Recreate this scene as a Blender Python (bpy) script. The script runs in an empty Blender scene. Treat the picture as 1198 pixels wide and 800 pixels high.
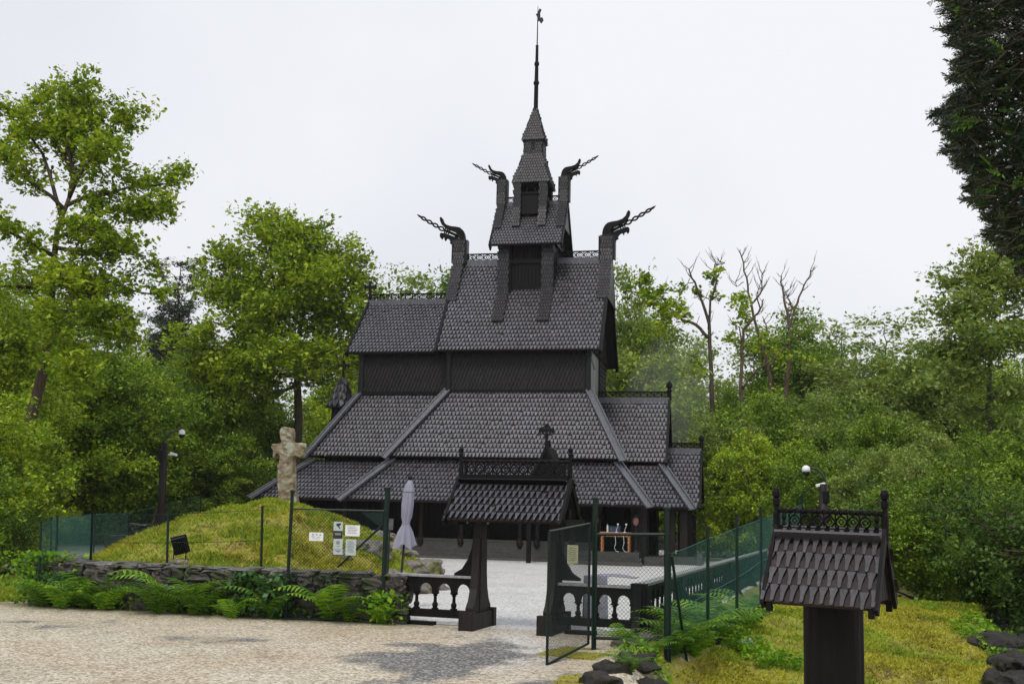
import bpy, math, random
import numpy as np
from mathutils import Vector, Matrix, noise
R = random.Random(7)
NR = np.random.RandomState(11)
PI = math.pi
scene = bpy.context.scene
COL = scene.collection

# ------------------------------------------------------------------ camera
F, PITCH, ROLL = 1256.4, 0.155, 0.024
EYE = 2.0
cam_d = bpy.data.cameras.new('camera'); cam = bpy.data.objects.new('camera', cam_d); COL.objects.link(cam)
cam_d.sensor_width = 36; cam_d.lens = F/1198*36; cam_d.clip_start = 0.1; cam_d.clip_end = 2000
Mc = Matrix.Rotation(PI/2+PITCH, 4, 'X') @ Matrix.Rotation(ROLL, 4, 'Z')
cam.matrix_world = Matrix.Translation((0, 0, EYE)) @ Mc
scene.camera = cam
M3 = Mc.to_3x3()
def ray(px, py): return M3 @ Vector(((px-599)/F, -(py-400)/F, -1))
def G(px, py, z=0.0):
    r = ray(px, py); t = (z-EYE)/r.z
    return Vector((r.x*t, r.y*t, z))
def D(px, py, Y):
    r = ray(px, py); t = Y/r.y
    return Vector((r.x*t, Y, EYE+r.z*t))
def sstep(a, b, x):
    t = np.clip((x-a)/(b-a), 0, 1); return t*t*(3-2*t)

# ------------------------------------------------------------------ mesh builder
class MB:
    def __init__(s): s.v = []; s.f = []; s.mi = {}
    def add(s, vs, fs):
        n = len(s.v); s.v += [tuple(p) for p in vs]; s.f += [tuple(i+n for i in f) for f in fs]; return s
    def box(s, c, d, rot=None, taper=1.0):
        hx, hy, hz = d[0]/2, d[1]/2, d[2]/2
        vs = []
        for z in (-1, 1):
            k = taper if z > 0 else 1.0
            for x, y in ((-1,-1),(1,-1),(1,1),(-1,1)): vs.append(Vector((x*hx*k, y*hy*k, z*hz)))
        if rot is not None: vs = [rot @ v for v in vs]
        c = Vector(c)
        return s.add([v+c for v in vs], [(3,2,1,0),(4,5,6,7),(0,1,5,4),(1,2,6,5),(2,3,7,6),(3,0,4,7)])
    def bb(s, x0, x1, y0, y1, z0, z1): return s.box(((x0+x1)/2,(y0+y1)/2,(z0+z1)/2), (x1-x0,y1-y0,z1-z0))
    def beam(s, a, b, w, h, up=(0,0,1)):
        a, b = Vector(a), Vector(b); d = b-a; L = d.length; d.normalize()
        up = Vector(up); sd = d.cross(up)
        if sd.length < 1e-4: sd = d.cross(Vector((1,0,0)))
        sd.normalize(); u = sd.cross(d)
        rot = Matrix((d, sd, u)).transposed()
        return s.box((a+b)/2, (L, w, h), rot)
    def tube(s, path, rad, n=8, cap=True):
        path = [Vector(p) for p in path]
        if not hasattr(rad, '__len__'): rad = [rad]*len(path)
        base = len(s.v); prev = None
        for i, p in enumerate(path):
            t = (path[min(i+1, len(path)-1)]-path[max(i-1, 0)]).normalized()
            if prev is None:
                a = t.cross(Vector((0,0,1)))
                if a.length < .05: a = t.cross(Vector((0,1,0)))
            else: a = prev - t*prev.dot(t)
            a.normalize(); prev = a; b = t.cross(a)
            for k in range(n):
                q = 2*PI*k/n
                s.v.append(tuple(p+(a*math.cos(q)+b*math.sin(q))*rad[i]))
        for i in range(len(path)-1):
            for k in range(n):
                k2 = (k+1) % n
                s.f.append((base+i*n+k, base+(i+1)*n+k, base+(i+1)*n+k2, base+i*n+k2))
        if cap:
            s.f.append(tuple(base+k for k in range(n)))
            s.f.append(tuple(base+(len(path)-1)*n+k for k in reversed(range(n))))
        return s
    def lathe(s, prof, c=(0,0,0), n=12):
        base = len(s.v)
        for r, z in prof:
            for k in range(n):
                q = 2*PI*k/n; s.v.append((c[0]+r*math.cos(q), c[1]+r*math.sin(q), c[2]+z))
        for i in range(len(prof)-1):
            for k in range(n):
                k2 = (k+1) % n
                s.f.append((base+i*n+k, base+i*n+k2, base+(i+1)*n+k2, base+(i+1)*n+k))
        s.f.append(tuple(base+k for k in reversed(range(n)))); m = len(prof)-1
        s.f.append(tuple(base+m*n+k for k in range(n)))
        return s
    def plate(s, pts, th, M=None):
        # 2-D outline in local XZ extruded +-th/2 along Y
        n = len(pts)
        vs = [Vector((x, -th/2, z)) for x, z in pts]+[Vector((x, th/2, z)) for x, z in pts]
        if M is not None: vs = [M @ v for v in vs]
        fs = [tuple(range(n)), tuple(reversed(range(n, 2*n)))]
        for i in range(n):
            j = (i+1) % n; fs.append((i, i+n, j+n, j))
        return s.add(vs, fs)
    def slab(s, pts, th):
        # 3-D planar polygon, thickened downward along its normal
        P = [Vector(p) for p in pts]; n = (P[1]-P[0]).cross(P[-1]-P[0]).normalized()
        k = len(P); vs = P+[p-n*th for p in P]
        fs = [tuple(range(k)), tuple(reversed(range(k, 2*k)))]
        for i in range(k):
            j = (i+1) % k; fs.append((j, i, i+k, j+k))
        return s.add(vs, fs)
    def mesh(s, name, smooth=False):
        me = bpy.data.meshes.new(name); me.from_pydata(s.v, [], s.f); me.update()
        if smooth: me.polygons.foreach_set('use_smooth', [True]*len(me.polygons))
        for i, k in s.mi.items(): me.polygons[i].material_index = k
        return me
    def build(s, name, mat, parent=None, smooth=False, label=None, bevel=0):
        o = bpy.data.objects.new(name, s.mesh(name, smooth)); COL.objects.link(o)
        if mat: o.data.materials.append(mat)
        if s.mi: o.data.materials.append(MAT['gap_brown' if mat.name.startswith('brown_carved') else 'gap_wood'])
        if parent: o.parent = parent
        if label: o['label'] = label
        if bevel:
            b = o.modifiers.new('bevel', 'BEVEL'); b.width = bevel; b.segments = 1; b.limit_method = 'ANGLE'
        return o
def np_mesh(name, verts, quads, mat, parent=None, smooth=False):
    """verts Nx3, quads Mx4 or Mx3"""
    me = bpy.data.meshes.new(name); k = quads.shape[1]; m = len(quads)
    me.vertices.add(len(verts)); me.vertices.foreach_set('co', verts.astype(np.float32).ravel())
    me.loops.add(m*k); me.loops.foreach_set('vertex_index', quads.astype(np.int32).ravel())
    me.polygons.add(m); me.polygons.foreach_set('loop_start', np.arange(0, m*k, k, dtype=np.int32))
    me.polygons.foreach_set('loop_total', np.full(m, k, dtype=np.int32))
    if smooth: me.polygons.foreach_set('use_smooth', np.ones(m, dtype=bool))
    me.update(calc_edges=True); me.validate()
    if mat: me.materials.append(mat)
    o = bpy.data.objects.new(name, me); COL.objects.link(o)
    if parent: o.parent = parent
    return o
def tag(o, label=None, cat=None, group=None, kind=None):
    if label: o['label'] = label
    if cat: o['category'] = cat
    if group: o['group'] = group
    if kind: o['kind'] = kind
    return o
def thing(name, label, cat, loc=(0,0,0), rz=0, group=None):
    o = bpy.data.objects.new(name, None); COL.objects.link(o); o.empty_display_size = .2
    o.location = loc; o.rotation_euler = (0, 0, rz)
    return tag(o, label, cat, group)
def dup(o, parent=None, top=True):
    c = o.copy(); COL.objects.link(c); c.parent = parent
    for ch in list(o.children): dup(ch, c, False)
    return c

# ------------------------------------------------------------------ materials
class NT:
    def __init__(s, name):
        s.m = bpy.data.materials.new(name); s.m.use_nodes = True; s.t = s.m.node_tree; s.n = s.t.nodes
        s.b = s.n['Principled BSDF']; s.out = s.n['Material Output']
    def nd(s, ty, **kw):
        x = s.n.new(ty)
        for k, v in kw.items():
            if k.startswith('i_'): x.inputs[k[2:].replace('_', ' ')].default_value = v
            else: setattr(x, k, v)
        return x
    def ln(s, a, b): s.t.links.new(a, b)
    def ramp(s, fac, stops, interp='LINEAR'):
        r = s.n.new('ShaderNodeValToRGB'); r.color_ramp.interpolation = interp
        e = r.color_ramp.elements
        while len(e) < len(stops): e.new(.5)
        for x, (p, c) in zip(e, stops): x.position = p; x.color = (*c, 1) if len(c) == 3 else c
        s.ln(fac, r.inputs[0]); return r.outputs[0]
    def noise(s, scale, detail=4, rough=.55, vec=None, dist=0):
        x = s.nd('ShaderNodeTexNoise'); x.inputs['Scale'].default_value = scale; x.inputs['Detail'].default_value = detail
        x.inputs['Roughness'].default_value = rough; x.inputs['Distortion'].default_value = dist
        if vec is not None: s.ln(vec, x.inputs['Vector'])
        return x.outputs['Fac']
    def obj(s, scale=(1,1,1)):
        c = s.nd('ShaderNodeTexCoord'); mp = s.nd('ShaderNodeMapping'); mp.inputs['Scale'].default_value = scale
        s.ln(c.outputs['Object'], mp.inputs['Vector']); return mp.outputs[0]
    def mix(s, fac, a, b, bt='MIX'):
        x = s.nd('ShaderNodeMix', data_type='RGBA', blend_type=bt)
        for v, i in ((fac, 0), (a, 6), (b, 7)):
            if hasattr(v, 'is_linked') or hasattr(v, 'links'): s.ln(v, x.inputs[i])
            else: x.inputs[i].default_value = v if i == 0 else (*v, 1)
        return x.outputs[2]
    def math(s, op, a, b=None):
        x = s.nd('ShaderNodeMath', operation=op)
        for i, v in enumerate((a, b)):
            if v is None: continue
            if hasattr(v, 'links'): s.ln(v, x.inputs[i])
            else: x.inputs[i].default_value = v
        return x.outputs[0]
    def bump(s, h, strength=.5, dist=.02):
        x = s.nd('ShaderNodeBump'); x.inputs['Strength'].default_value = strength; x.inputs['Distance'].default_value = dist
        s.ln(h, x.inputs['Height']); s.ln(x.outputs[0], s.b.inputs['Normal'])
    def set(s, col=None, rough=None, spec=None, metal=None, coat=None):
        for k, v in (('Base Color', col), ('Roughness', rough), ('Specular IOR Level', spec), ('Metallic', metal), ('Coat Weight', coat)):
            if v is None: continue
            if hasattr(v, 'links'): s.ln(v, s.b.inputs[k])
            else: s.b.inputs[k].default_value = (*v, 1) if isinstance(v, tuple) else v
        return s.m
def wood(name, c0, c1, rough=(.4, .65), scale=(9, 9, 1.2), bump=.5, spec=.5, rnd=True, patch=False):
    m = NT(name); o = m.obj(scale)
    n = m.noise(3.0, 6, .6, o, .3); base = m.ramp(n, [(.3, c0), (.7, c1)])
    if rnd:
        g = m.nd('ShaderNodeNewGeometry'); k = m.ramp(g.outputs['Random Per Island'], [(0, (.6,.6,.6)), (.12, (.85,.85,.85)), (.85, (1.12,1.12,1.12)), (1, (1.45,1.45,1.45))])
        base = m.mix(1.0, base, k, 'MULTIPLY')
    if patch:
        pn = m.noise(.55, 5, .65, m.obj((1, 1, .45)), .4); base = m.mix(1.0, base, m.ramp(pn, [(.32, (.72,.68,.67)), (.5, (1,1,1)), (.72, (1.18,1.2,1.24))]), 'MULTIPLY')
        pm = m.noise(2.6, 4, .7, m.obj((1, 1, .6))); base = m.mix(m.ramp(pm, [(.64, (0,0,0)), (.76, (.4,.4,.4))]), base, (.045,.05,.032))
    r = m.ramp(n, [(.3, (rough[0],)*3), (.75, (rough[1],)*3)])
    m.bump(n, bump, .015); return m.set(base, r, spec)
MAT = {}
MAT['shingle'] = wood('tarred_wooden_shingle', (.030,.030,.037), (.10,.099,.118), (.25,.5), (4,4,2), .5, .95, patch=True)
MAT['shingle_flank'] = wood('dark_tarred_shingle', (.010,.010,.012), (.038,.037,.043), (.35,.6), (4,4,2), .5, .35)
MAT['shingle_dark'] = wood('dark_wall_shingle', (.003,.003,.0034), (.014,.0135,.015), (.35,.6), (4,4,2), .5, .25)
MAT['shingle_big'] = wood('thick_carved_shingle', (.022,.023,.030), (.068,.07,.088), (.25,.5), (14,14,5), .6, .85)
MAT['shingle_brown'] = wood('brown_carved_shingle', (.020,.018,.021), (.075,.067,.076), (.30,.6), (25,25,8), .8, .75)
MAT['tar'] = wood('black_tarred_wood', (.002,.002,.002), (.008,.007,.007), (.45,.7), (8,8,1.2), .6, .15)
MAT['tar_brown'] = wood('brown_tarred_wood', (.006,.004,.0037), (.022,.015,.013), (.4,.65), (8,8,1.2), .6, .25)
MAT['board'] = wood('grey_hip_board', (.05,.05,.058), (.12,.12,.135), (.22,.42), (6,6,1), .3, .8)
MAT['gap_wood'] = wood('dark_brown_gap_wood', (.008,.006,.006), (.028,.019,.018), (.5,.7), (8,8,4), .5, .2)
MAT['gap_brown'] = wood('brown_gap_wood', (.014,.010,.010), (.045,.030,.030), (.5,.7), (12,12,5), .5, .3)
MAT['plank_grey'] = wood('weathered_grey_plank', (.16,.16,.17), (.30,.30,.31), (.35,.55), (9,9,1), .3, .6)
MAT['plinth'] = wood('grey_wet_plinth_board', (.025,.024,.023), (.075,.072,.068), (.35,.55), (2,2,9), .5, .5)
MAT['table'] = wood('orange_pine', (.30,.11,.035), (.5,.2,.07), (.35,.5), (4,4,4), .2, .5)
def plain(name, c, rough=.5, metal=0, spec=.5, nz=.25, sc=12):
    m = NT(name); n = m.noise(sc, 5, .6, m.obj())
    a = tuple(x*(1-nz) for x in c); b = tuple(min(1, x*(1+nz)) for x in c)
    return m.set(m.ramp(n, [(.3, a), (.7, b)]), m.ramp(n, [(.3, (rough*.8,)*3), (.7, (min(1, rough*1.2),)*3)]), spec, metal)
MAT['green_metal'] = plain('dark_green_coated_steel', (.002,.014,.010), .35, 0, .3)
MAT['teal_wire'] = plain('green_coated_wire', (.02,.12,.095), .4, 0, .5)
MAT['dark_wire'] = plain('dark_green_wire', (.003,.016,.012), .4, 0, .3)
MAT['black'] = plain('black_plastic', (.004,.004,.005), .4, 0, .25)
MAT['white'] = plain('white_plastic', (.75,.76,.78), .4, nz=.05)
MAT['paper'] = plain('white_paper', (.72,.73,.74), .6, nz=.04)
MAT['paper_grey'] = plain('pale_grey_sign', (.42,.48,.46), .5, nz=.06)
MAT['paper_yellow'] = plain('yellowed_paper', (.5,.52,.28), .6, nz=.08)
MAT['ink'] = plain('black_ink', (.02,.02,.022), .6)
MAT['ink_grey'] = plain('grey_ink', (.22,.22,.25), .6)
MAT['canvas'] = plain('lilac_grey_canvas', (.27,.265,.33), .8, nz=.12, sc=6)
MAT['blue'] = plain('blue_plastic', (.03,.07,.12), .4)
MAT['pink'] = plain('pinkish_painted_wood', (.32,.15,.13), .6)
MAT['iron'] = plain('grey_iron', (.03,.03,.034), .45, .3)
MAT['metal_grey'] = plain('grey_metal', (.2,.21,.23), .4, .6)
MAT['bark'] = wood('brown_bark', (.03,.022,.014), (.11,.085,.055), (.7,.9), (5,5,1.2), 1.0, .2, False)
MAT['bark_red'] = wood('reddish_dead_bark', (.05,.032,.022), (.17,.12,.085), (.7,.9), (5,5,1.2), 1.0, .2, False)
MAT['bark_grey'] = wood('grey_bark', (.06,.055,.048), (.16,.15,.13), (.7,.9), (5,5,1.2), 1.0, .2, False)

def leafmat(name, c0, c1, c2, trans=.35, rough=.45, big=.35):
    m = NT(name); g = m.nd('ShaderNodeNewGeometry')
    n = m.noise(big, 3, .6, m.obj()); k = m.math('ADD', m.math('MULTIPLY', g.outputs['Random Per Island'], .5), m.math('MULTIPLY', n, .8)); k = m.math('SUBTRACT', k, .08)
    c = m.ramp(k, [(.2, c0), (.5, c1), (.85, c2)])
    m.set(c, rough, .22)
    tr = m.nd('ShaderNodeBsdfTranslucent'); m.ln(m.mix(1.0, c, (1.15,1.1,.55), 'MULTIPLY'), tr.inputs[0])
    mx = m.nd('ShaderNodeMixShader'); mx.inputs[0].default_value = trans
    m.ln(m.b.outputs[0], mx.inputs[1]); m.ln(tr.outputs[0], mx.inputs[2]); m.ln(mx.outputs[0], m.out.inputs[0])
    return m.m
MAT['leaf_oak'] = leafmat('fresh_oak_leaf', (.04,.09,.005), (.19,.31,.013), (.46,.54,.04))
MAT['leaf_mid'] = leafmat('mid_green_leaf', (.025,.07,.007), (.12,.22,.018), (.33,.44,.04))
MAT['leaf_deep'] = leafmat('deep_green_leaf', (.014,.045,.009), (.05,.11,.018), (.13,.21,.035))
MAT['leaf_bright'] = leafmat('bright_beech_leaf', (.055,.12,.006), (.22,.35,.018), (.5,.6,.045))
MAT['leaf_pale'] = leafmat('pale_soft_leaf', (.10,.17,.035), (.20,.29,.06), (.34,.42,.10))
MAT['needle'] = leafmat('grey_green_needle', (.025,.04,.022), (.045,.065,.035), (.07,.09,.05), .15)
MAT['yew'] = leafmat('dark_yew_needle', (.004,.012,.005), (.008,.02,.007), (.018,.035,.012), .1, .3, 3)
MAT['yew_new'] = leafmat('young_yew_needle', (.05,.12,.01), (.09,.2,.02), (.15,.28,.03), .3, .4, 3)
MAT['fern'] = leafmat('bright_fern', (.04,.13,.008), (.13,.30,.014), (.32,.48,.035), .35, .45, 1.5)
MAT['fern_dark'] = leafmat('deep_fern', (.02,.07,.006), (.07,.17,.012), (.16,.28,.025), .3, .45, 1.5)
MAT['ivy'] = leafmat('ivy_leaf', (.02,.07,.02), (.05,.13,.03), (.1,.2,.05), .2, .35, 2)
MAT['grass_moss'] = leafmat('yellow_moss_grass', (.10,.08,.02), (.32,.32,.032), (.56,.54,.06), .3, .7, 1.6)
MAT['grass_green'] = leafmat('green_grass', (.08,.13,.012), (.25,.33,.025), (.44,.5,.05), .3, .6, 1.6)
def stone(name, c0, c1, lichen, amt=.55, sc=6, rough=.6):
    m = NT(name); o = m.obj(); g = m.nd('ShaderNodeNewGeometry')
    n = m.noise(sc, 8, .65, o); n2 = m.noise(sc*.45, 5, .6, o, .5)
    c = m.ramp(n, [(.3, c0), (.7, c1)])
    c = m.mix(1.0, c, m.ramp(g.outputs['Random Per Island'], [(0, (.6,.6,.6)), (1, (1.3,1.25,1.2))]), 'MULTIPLY')
    c = m.mix(m.ramp(n2, [(amt, (0,0,0)), (amt+.07, (1,1,1))]), c, lichen)
    m.bump(n, .8, .04); return m.set(c, rough, .4)
MAT['wallstone'] = stone('mossy_wall_stone', (.018,.016,.013), (.09,.08,.07), (.03,.045,.012), .50)
MAT['capstone'] = stone('pale_cap_stone', (.05,.048,.043), (.22,.21,.20), (.055,.065,.018), .50)
MAT['cross'] = stone('lichened_cross_stone', (.09,.072,.045), (.30,.25,.17), (.34,.35,.27), .54, 7, .85)
MAT['rock'] = stone('mossy_rock', (.05,.045,.04), (.24,.22,.2), (.10,.11,.02), .5, 4)
MAT['darkrock'] = stone('dark_wet_rock', (.006,.006,.005), (.03,.027,.02), (.02,.026,.006), .55, 4, .75)
MAT['palerock'] = stone('pale_wet_rock', (.22,.22,.24), (.42,.42,.46), (.14,.14,.05), .62, 6, .3)
# ------------------------------------------------------------------ ground
FY = [10, 14, 15.9, 17.2, 18.4, 20.3, 22.3, 25, 30, 40]
FX = [0.6, 1.6, 2.33, 3.15, 3.85, 4.7, 5.5, 6.8, 8.9, 13]
ZS_Y = [8, 12, 14, 15.9, 17.2, 18.4, 20.3, 22.3, 24, 28, 45]
ZS_Z = [-.5, -.45, -.40, -.38, -.14, .08, .36, .42, .35, -.1, .0]
def npnoise(x, y, s, seed=0):
    # cheap smooth value noise
    x = np.asarray(x, float)*s+seed*17.3; y = np.asarray(y, float)*s+seed*9.1
    def h(i, j): 
        q = np.sin(i*127.1+j*311.7+seed*7.7)*43758.5453; return q-np.floor(q)
    i = np.floor(x); j = np.floor(y); fx = x-i; fy = y-j; fx = fx*fx*(3-2*fx); fy = fy*fy*(3-2*fy)
    return (h(i,j)*(1-fx)+h(i+1,j)*fx)*(1-fy)+(h(i,j+1)*(1-fx)+h(i+1,j+1)*fx)*fy
def fbm(x, y, s, o=4, seed=0):
    r = 0; a = .5; t = 0
    for k in range(o): r = r+a*npnoise(x, y, s*2**k, seed+k); t += a; a *= .5
    return r/t
MX, MY, MRX, MRY, MH = -6.35, 29.6, 5.0, 8.6, 2.05
def mound_z(x, y):
    rx = np.where(x > MX, MRX*.93, MRX*1.05)
    d = np.sqrt(((x-MX)/rx)**2+((y-MY)/MRY)**2)
    h = MH*np.clip(1-np.clip(d, 0, 1)**1.5, 0, 1)**1.0
    h = h+((fbm(x, y, .9, 4, 3)-.5)*.55+(fbm(x, y, 3.2, 3, 31)-.5)*.22)*np.clip(h, 0, .7)
    return h
def bankx(y): return 6.75+(y-14.5)*.37
def masks(x, y):
    fx = np.interp(y, FY, FX)
    wob = (fbm(x, y, .8, 3, 5)-.5)
    slope = sstep(-.15, .35, x-fx)*sstep(8, 9.5, y)*(1-sstep(30, 40, y))
    bank = sstep(-.12, .28, x-bankx(y)+wob*1.0)
    bank2 = sstep(0, 1.4, x-bankx(y)-1.2+wob)*sstep(18.0, 20, y+wob*2)
    mound = np.clip(mound_z(x, y)/.15, 0, 1)
    return fx, slope, bank, bank2, mound
def T(x, y):
    x = np.asarray(x, float); y = np.asarray(y, float)
    fx, slope, bank, bank2, mound = masks(x, y)
    z = 5.0*sstep(66, 150, y)+.012*(fbm(x, y, .5, 3, 1)-.5)
    out = sstep(0, 6, np.abs(x+6.0)-(22-.15*y+.3*np.clip(y-40,0,40)))*sstep(28, 40, y)
    z = z+out*1.0
    zs = np.interp(y, ZS_Y, ZS_Z)-.045*np.clip(x-fx, 0, 5.0)+(fbm(x, y, 1.1, 4, 2)-.5)*.22
    zl = -.28+.02*fbm(x, y, 1, 2, 4)
    zr = zs*(1-bank)+zl*bank+bank2*(.62+.25*(fbm(x, y, .9, 3, 8)-.5))
    z = z*(1-slope)+zr*slope
    # ditch between the rail and the wire fence
    dit = sstep(.2, .7, x-(2.25+(y-18.2)*.343))*(1-sstep(-.9, -.1, x-fx))*sstep(17.2, 18.4, y)*(1-sstep(25, 30, y))
    z = z-.35*dit
    return z+mound_z(x, y)
def surf(px, py, y0=8.0, y1=70):
    r = ray(px, py)
    for k in range(4000):
        yy = y0+k*.025; t = yy/r.y; z = EYE+r.z*t
        if yy > y1 or z < Tz(r.x*t, yy): break
    return Vector((r.x*t, yy, z))
def Tz(x, y): return float(T(np.array([x]), np.array([y]))[0])

def axis(segs):
    out = []
    for a, b, s in segs: out += list(np.arange(a, b, s))
    out.append(segs[-1][1]); return np.array(out)
gx = axis([(-400,-100,20), (-100,-30,4), (-30,-15,.8), (-15,12,.14), (12,30,.8), (30,100,4), (100,400,20)])
gy = axis([(-60,6,4), (6,11,.5), (11,30,.14), (30,45,.3), (45,80,1), (80,200,6), (200,900,40)])
X, Y = np.meshgrid(gx, gy); Z = T(X, Y)
fx, slope, bank, bank2, mound = masks(X, Y)
wob = fbm(X, Y, .6, 4, 12)
inplaza = sstep(-.4, .4, (Y-(19.1-(X+.41)*.343)))  # beyond the portal line
far = np.maximum(sstep(61.6, 62.6, Y), sstep(0, 2.5, np.abs(X+6)-(21.5-.15*Y+.3*np.clip(Y-40, 0, 40)))*sstep(27, 33, Y))
left_far = sstep(-15.2, -16.4, X+.0*Y+wob*2-1)*sstep(25, 27, Y)*(1-sstep(36, 40, Y))
grass_left = sstep(-9.2, -10.2, X+wob*1.6-.8)*sstep(21.0, 22.6, Y+wob)*(1-sstep(30,33,Y))
hillm = np.clip(mound*1.6, 0, 1)
rightmoss = slope*(1-bank*(1-bank2))
railx = 2.25+(Y-18.2)*.343
ditch = sstep(.1, .5, X-railx)*(1-sstep(-.3, .1, X-fx))*sstep(15.6, 17.8, Y+wob)*(1-sstep(40, 46, Y))
front = sstep(.55, .8, wob+.10*(X-1.2)-.12*np.abs(Y-15.2)+.18)*sstep(.5, 1.4, X+wob)*(1-slope)*(1-sstep(17.4, 18.0, Y))*sstep(10, 12.5, Y)
moss = np.clip(np.maximum.reduce([hillm, rightmoss, ditch, front, grass_left]), 0, 1)
forest = np.clip(np.maximum(far, left_far), 0, 1)*(1-hillm)
forest = np.maximum(forest, slope*sstep(27, 33, Y))
white = np.clip(inplaza*.95+.75*np.exp(-(((X-.15-.02*(Y-16))/.62)**2+((Y-16.4)/2.4)**2)), 0, 1)
wob2 = fbm(X, Y, 1.7, 4, 61)
asph = np.clip(1.25*np.exp(-(((X+.75+.10*(15-Y))/1.15)**2+((Y-14.6)/3.0)**2)**.9)+(wob-.5)*1.5+(wob2-.5)*1.4-.14, 0, 1)*(1-inplaza)
edge = np.clip(np.exp(-((Y-(19.3-(X+1.9)*.246))/.5)**2)*sstep(-1.0,-2.0,X)*1.0+(wob-.55), 0, 1)*(1-moss)
nx, ny = len(gx), len(gy)
idx = np.arange(nx*ny).reshape(ny, nx)
Q = np.stack([idx[:-1,:-1], idx[:-1,1:], idx[1:,1:], idx[1:,:-1]], -1).reshape(-1, 4)
V = np.stack([X.ravel(), Y.ravel(), Z.ravel()], 1)
isg = ((moss+forest) < .5).ravel()
fg = isg[Q].sum(1) >= 2
def gmat():
    m = NT('ground_of_gravel_moss_and_soil'); o = m.obj()
    def at(n): a = m.nd('ShaderNodeAttribute', attribute_name=n); return a.outputs['Fac']
    v = m.nd('ShaderNodeTexVoronoi'); v.inputs['Scale'].default_value = 30; m.ln(o, v.inputs['Vector'])
    v2 = m.nd('ShaderNodeTexVoronoi'); v2.inputs['Scale'].default_value = 14; m.ln(o, v2.inputs['Vector'])
    sv = m.nd('ShaderNodeSeparateColor'); m.ln(v.outputs['Color'], sv.inputs[0])
    n1 = m.noise(.55, 5, .6, o, .6); n2 = m.noise(7, 5, .7, o); n3 = m.noise(45, 3, .6, o); n4 = m.noise(1.7, 6, .7, o, .8)
    peb = m.math('ADD', m.math('MULTIPLY', sv.outputs[0], .6), m.math('MULTIPLY', n3, .45))
    tan = m.ramp(peb, [(.15, (.22,.17,.11)), (.45, (.53,.46,.34)), (.8, (.84,.77,.63))])
    tan = m.mix(m.ramp(n1, [(.35, (0,0,0)), (.68, (.75,.75,.75))]), tan, m.mix(1.0, tan, (.66,.57,.46), 'MULTIPLY'))
    tan = m.mix(m.ramp(n2, [(.56, (0,0,0)), (.7, (.6,.6,.6))]), tan, (.13,.085,.05))
    tan = m.mix(m.math('MULTIPLY', at('edge'), .75), tan, (.09,.085,.03))
    wht = m.ramp(peb, [(.1, (.24,.235,.225)), (.4, (.52,.51,.495)), (.8, (.80,.795,.78))])
    g = m.mix(at('white'), tan, wht)
    asp = m.mix(m.ramp(peb, [(.62, (0,0,0)), (.7, (1,1,1))]), m.ramp(n3, [(.3, (.085,.08,.078)), (.7, (.15,.145,.14))]), (.36,.34,.31))
    g = m.mix(m.ramp(m.math('ADD', at('asph'), m.math('MULTIPLY', m.math('SUBTRACT', n2, .5), .6)), [(.22, (0,0,0)), (.55, (.96,.96,.96))]), g, asp)
    ms = m.ramp(m.math('ADD', m.math('MULTIPLY', n4, .75), m.math('MULTIPLY', n2, .25)), [(.3, (.05,.035,.018)), (.40, (.13,.085,.035)), (.5, (.30,.26,.04)), (.64, (.20,.26,.035)), (.8, (.38,.36,.06))])
    g = m.mix(m.ramp(m.math('ADD', at('moss'), m.math('MULTIPLY', m.math('SUBTRACT', n2, .5), .5)), [(.4, (0,0,0)), (.55, (1,1,1))]), g, ms)
    fl = m.ramp(n2, [(.3, (.012,.014,.006)), (.7, (.04,.05,.016))])
    g = m.mix(at('forest'), g, fl)
    rr = m.mix(at('moss'), m.ramp(n1, [(.3, (.3,.3,.3)), (.7, (.75,.75,.75))]), (.85,.85,.85))
    m.set(g, rr, .35)
    h = m.math('ADD', m.math('MULTIPLY', v.outputs['Distance'], -.6), m.math('MULTIPLY', n2, .8))
    m.bump(h, .9, .03); return m.m
MAT['ground'] = gmat()
def gpart(name, sel):
    q = Q[sel]; used = np.unique(q); mp = np.full(len(V), -1); mp[used] = np.arange(len(used))
    o = np_mesh(name, V[used], mp[q], MAT['ground'], smooth=True)
    for an, arr in (('white', white), ('moss', moss), ('forest', forest), ('asph', asph), ('edge', edge)):
        a = o.data.attributes.new(an, 'FLOAT', 'POINT'); a.data.foreach_set('value', arr.ravel()[used].astype(np.float32))
    tag(o, kind='structure'); return o
gpart('gravel_path', fg); gpart('ground', ~fg)

# ------------------------------------------------------------------ scatter
def blades(name, pts, h, w, mat, label, seed=1, lean=.6):
    r = np.random.RandomState(seed); n = len(pts)
    a = r.rand(n)*2*PI; L = h*(.5+r.rand(n)); ln = lean*(.3+r.rand(n)); b = r.rand(n)*2*PI
    side = np.stack([np.cos(a), np.sin(a), np.zeros(n)], 1)*(w*(.6+.8*r.rand(n)))[:, None]/2
    up = np.stack([np.cos(b)*ln*L, np.sin(b)*ln*L, L*(1-.35*ln)], 1)
    v = np.stack([pts-side, pts+side, pts+up*.6+side*.6, pts+up], 1).reshape(-1, 3)
    q = np.arange(n*4).reshape(-1, 4)
    o = np_mesh(name, v, q, mat); tag(o, label, 'grass', kind='stuff'); return o
def on_ground(n, x0, x1, y0, y1, cond, seed):
    r = np.random.RandomState(seed); x = x0+(x1-x0)*r.rand(n); y = y0+(y1-y0)*r.rand(n)
    k = cond(x, y, r.rand(n)); x, y = x[k], y[k]
    return np.stack([x, y, T(x, y)-.01], 1)
p = on_ground(280000, MX-5.6, MX+5.2, MY-8.8, MY+2.5, lambda x, y, r: (mound_z(x, y) > .12) & (r < .12+1.0*(fbm(x, y, 1.5, 4, 21) > .47)), 2)
k = fbm(p[:,0], p[:,1], .7, 3, 33) < .50
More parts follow.
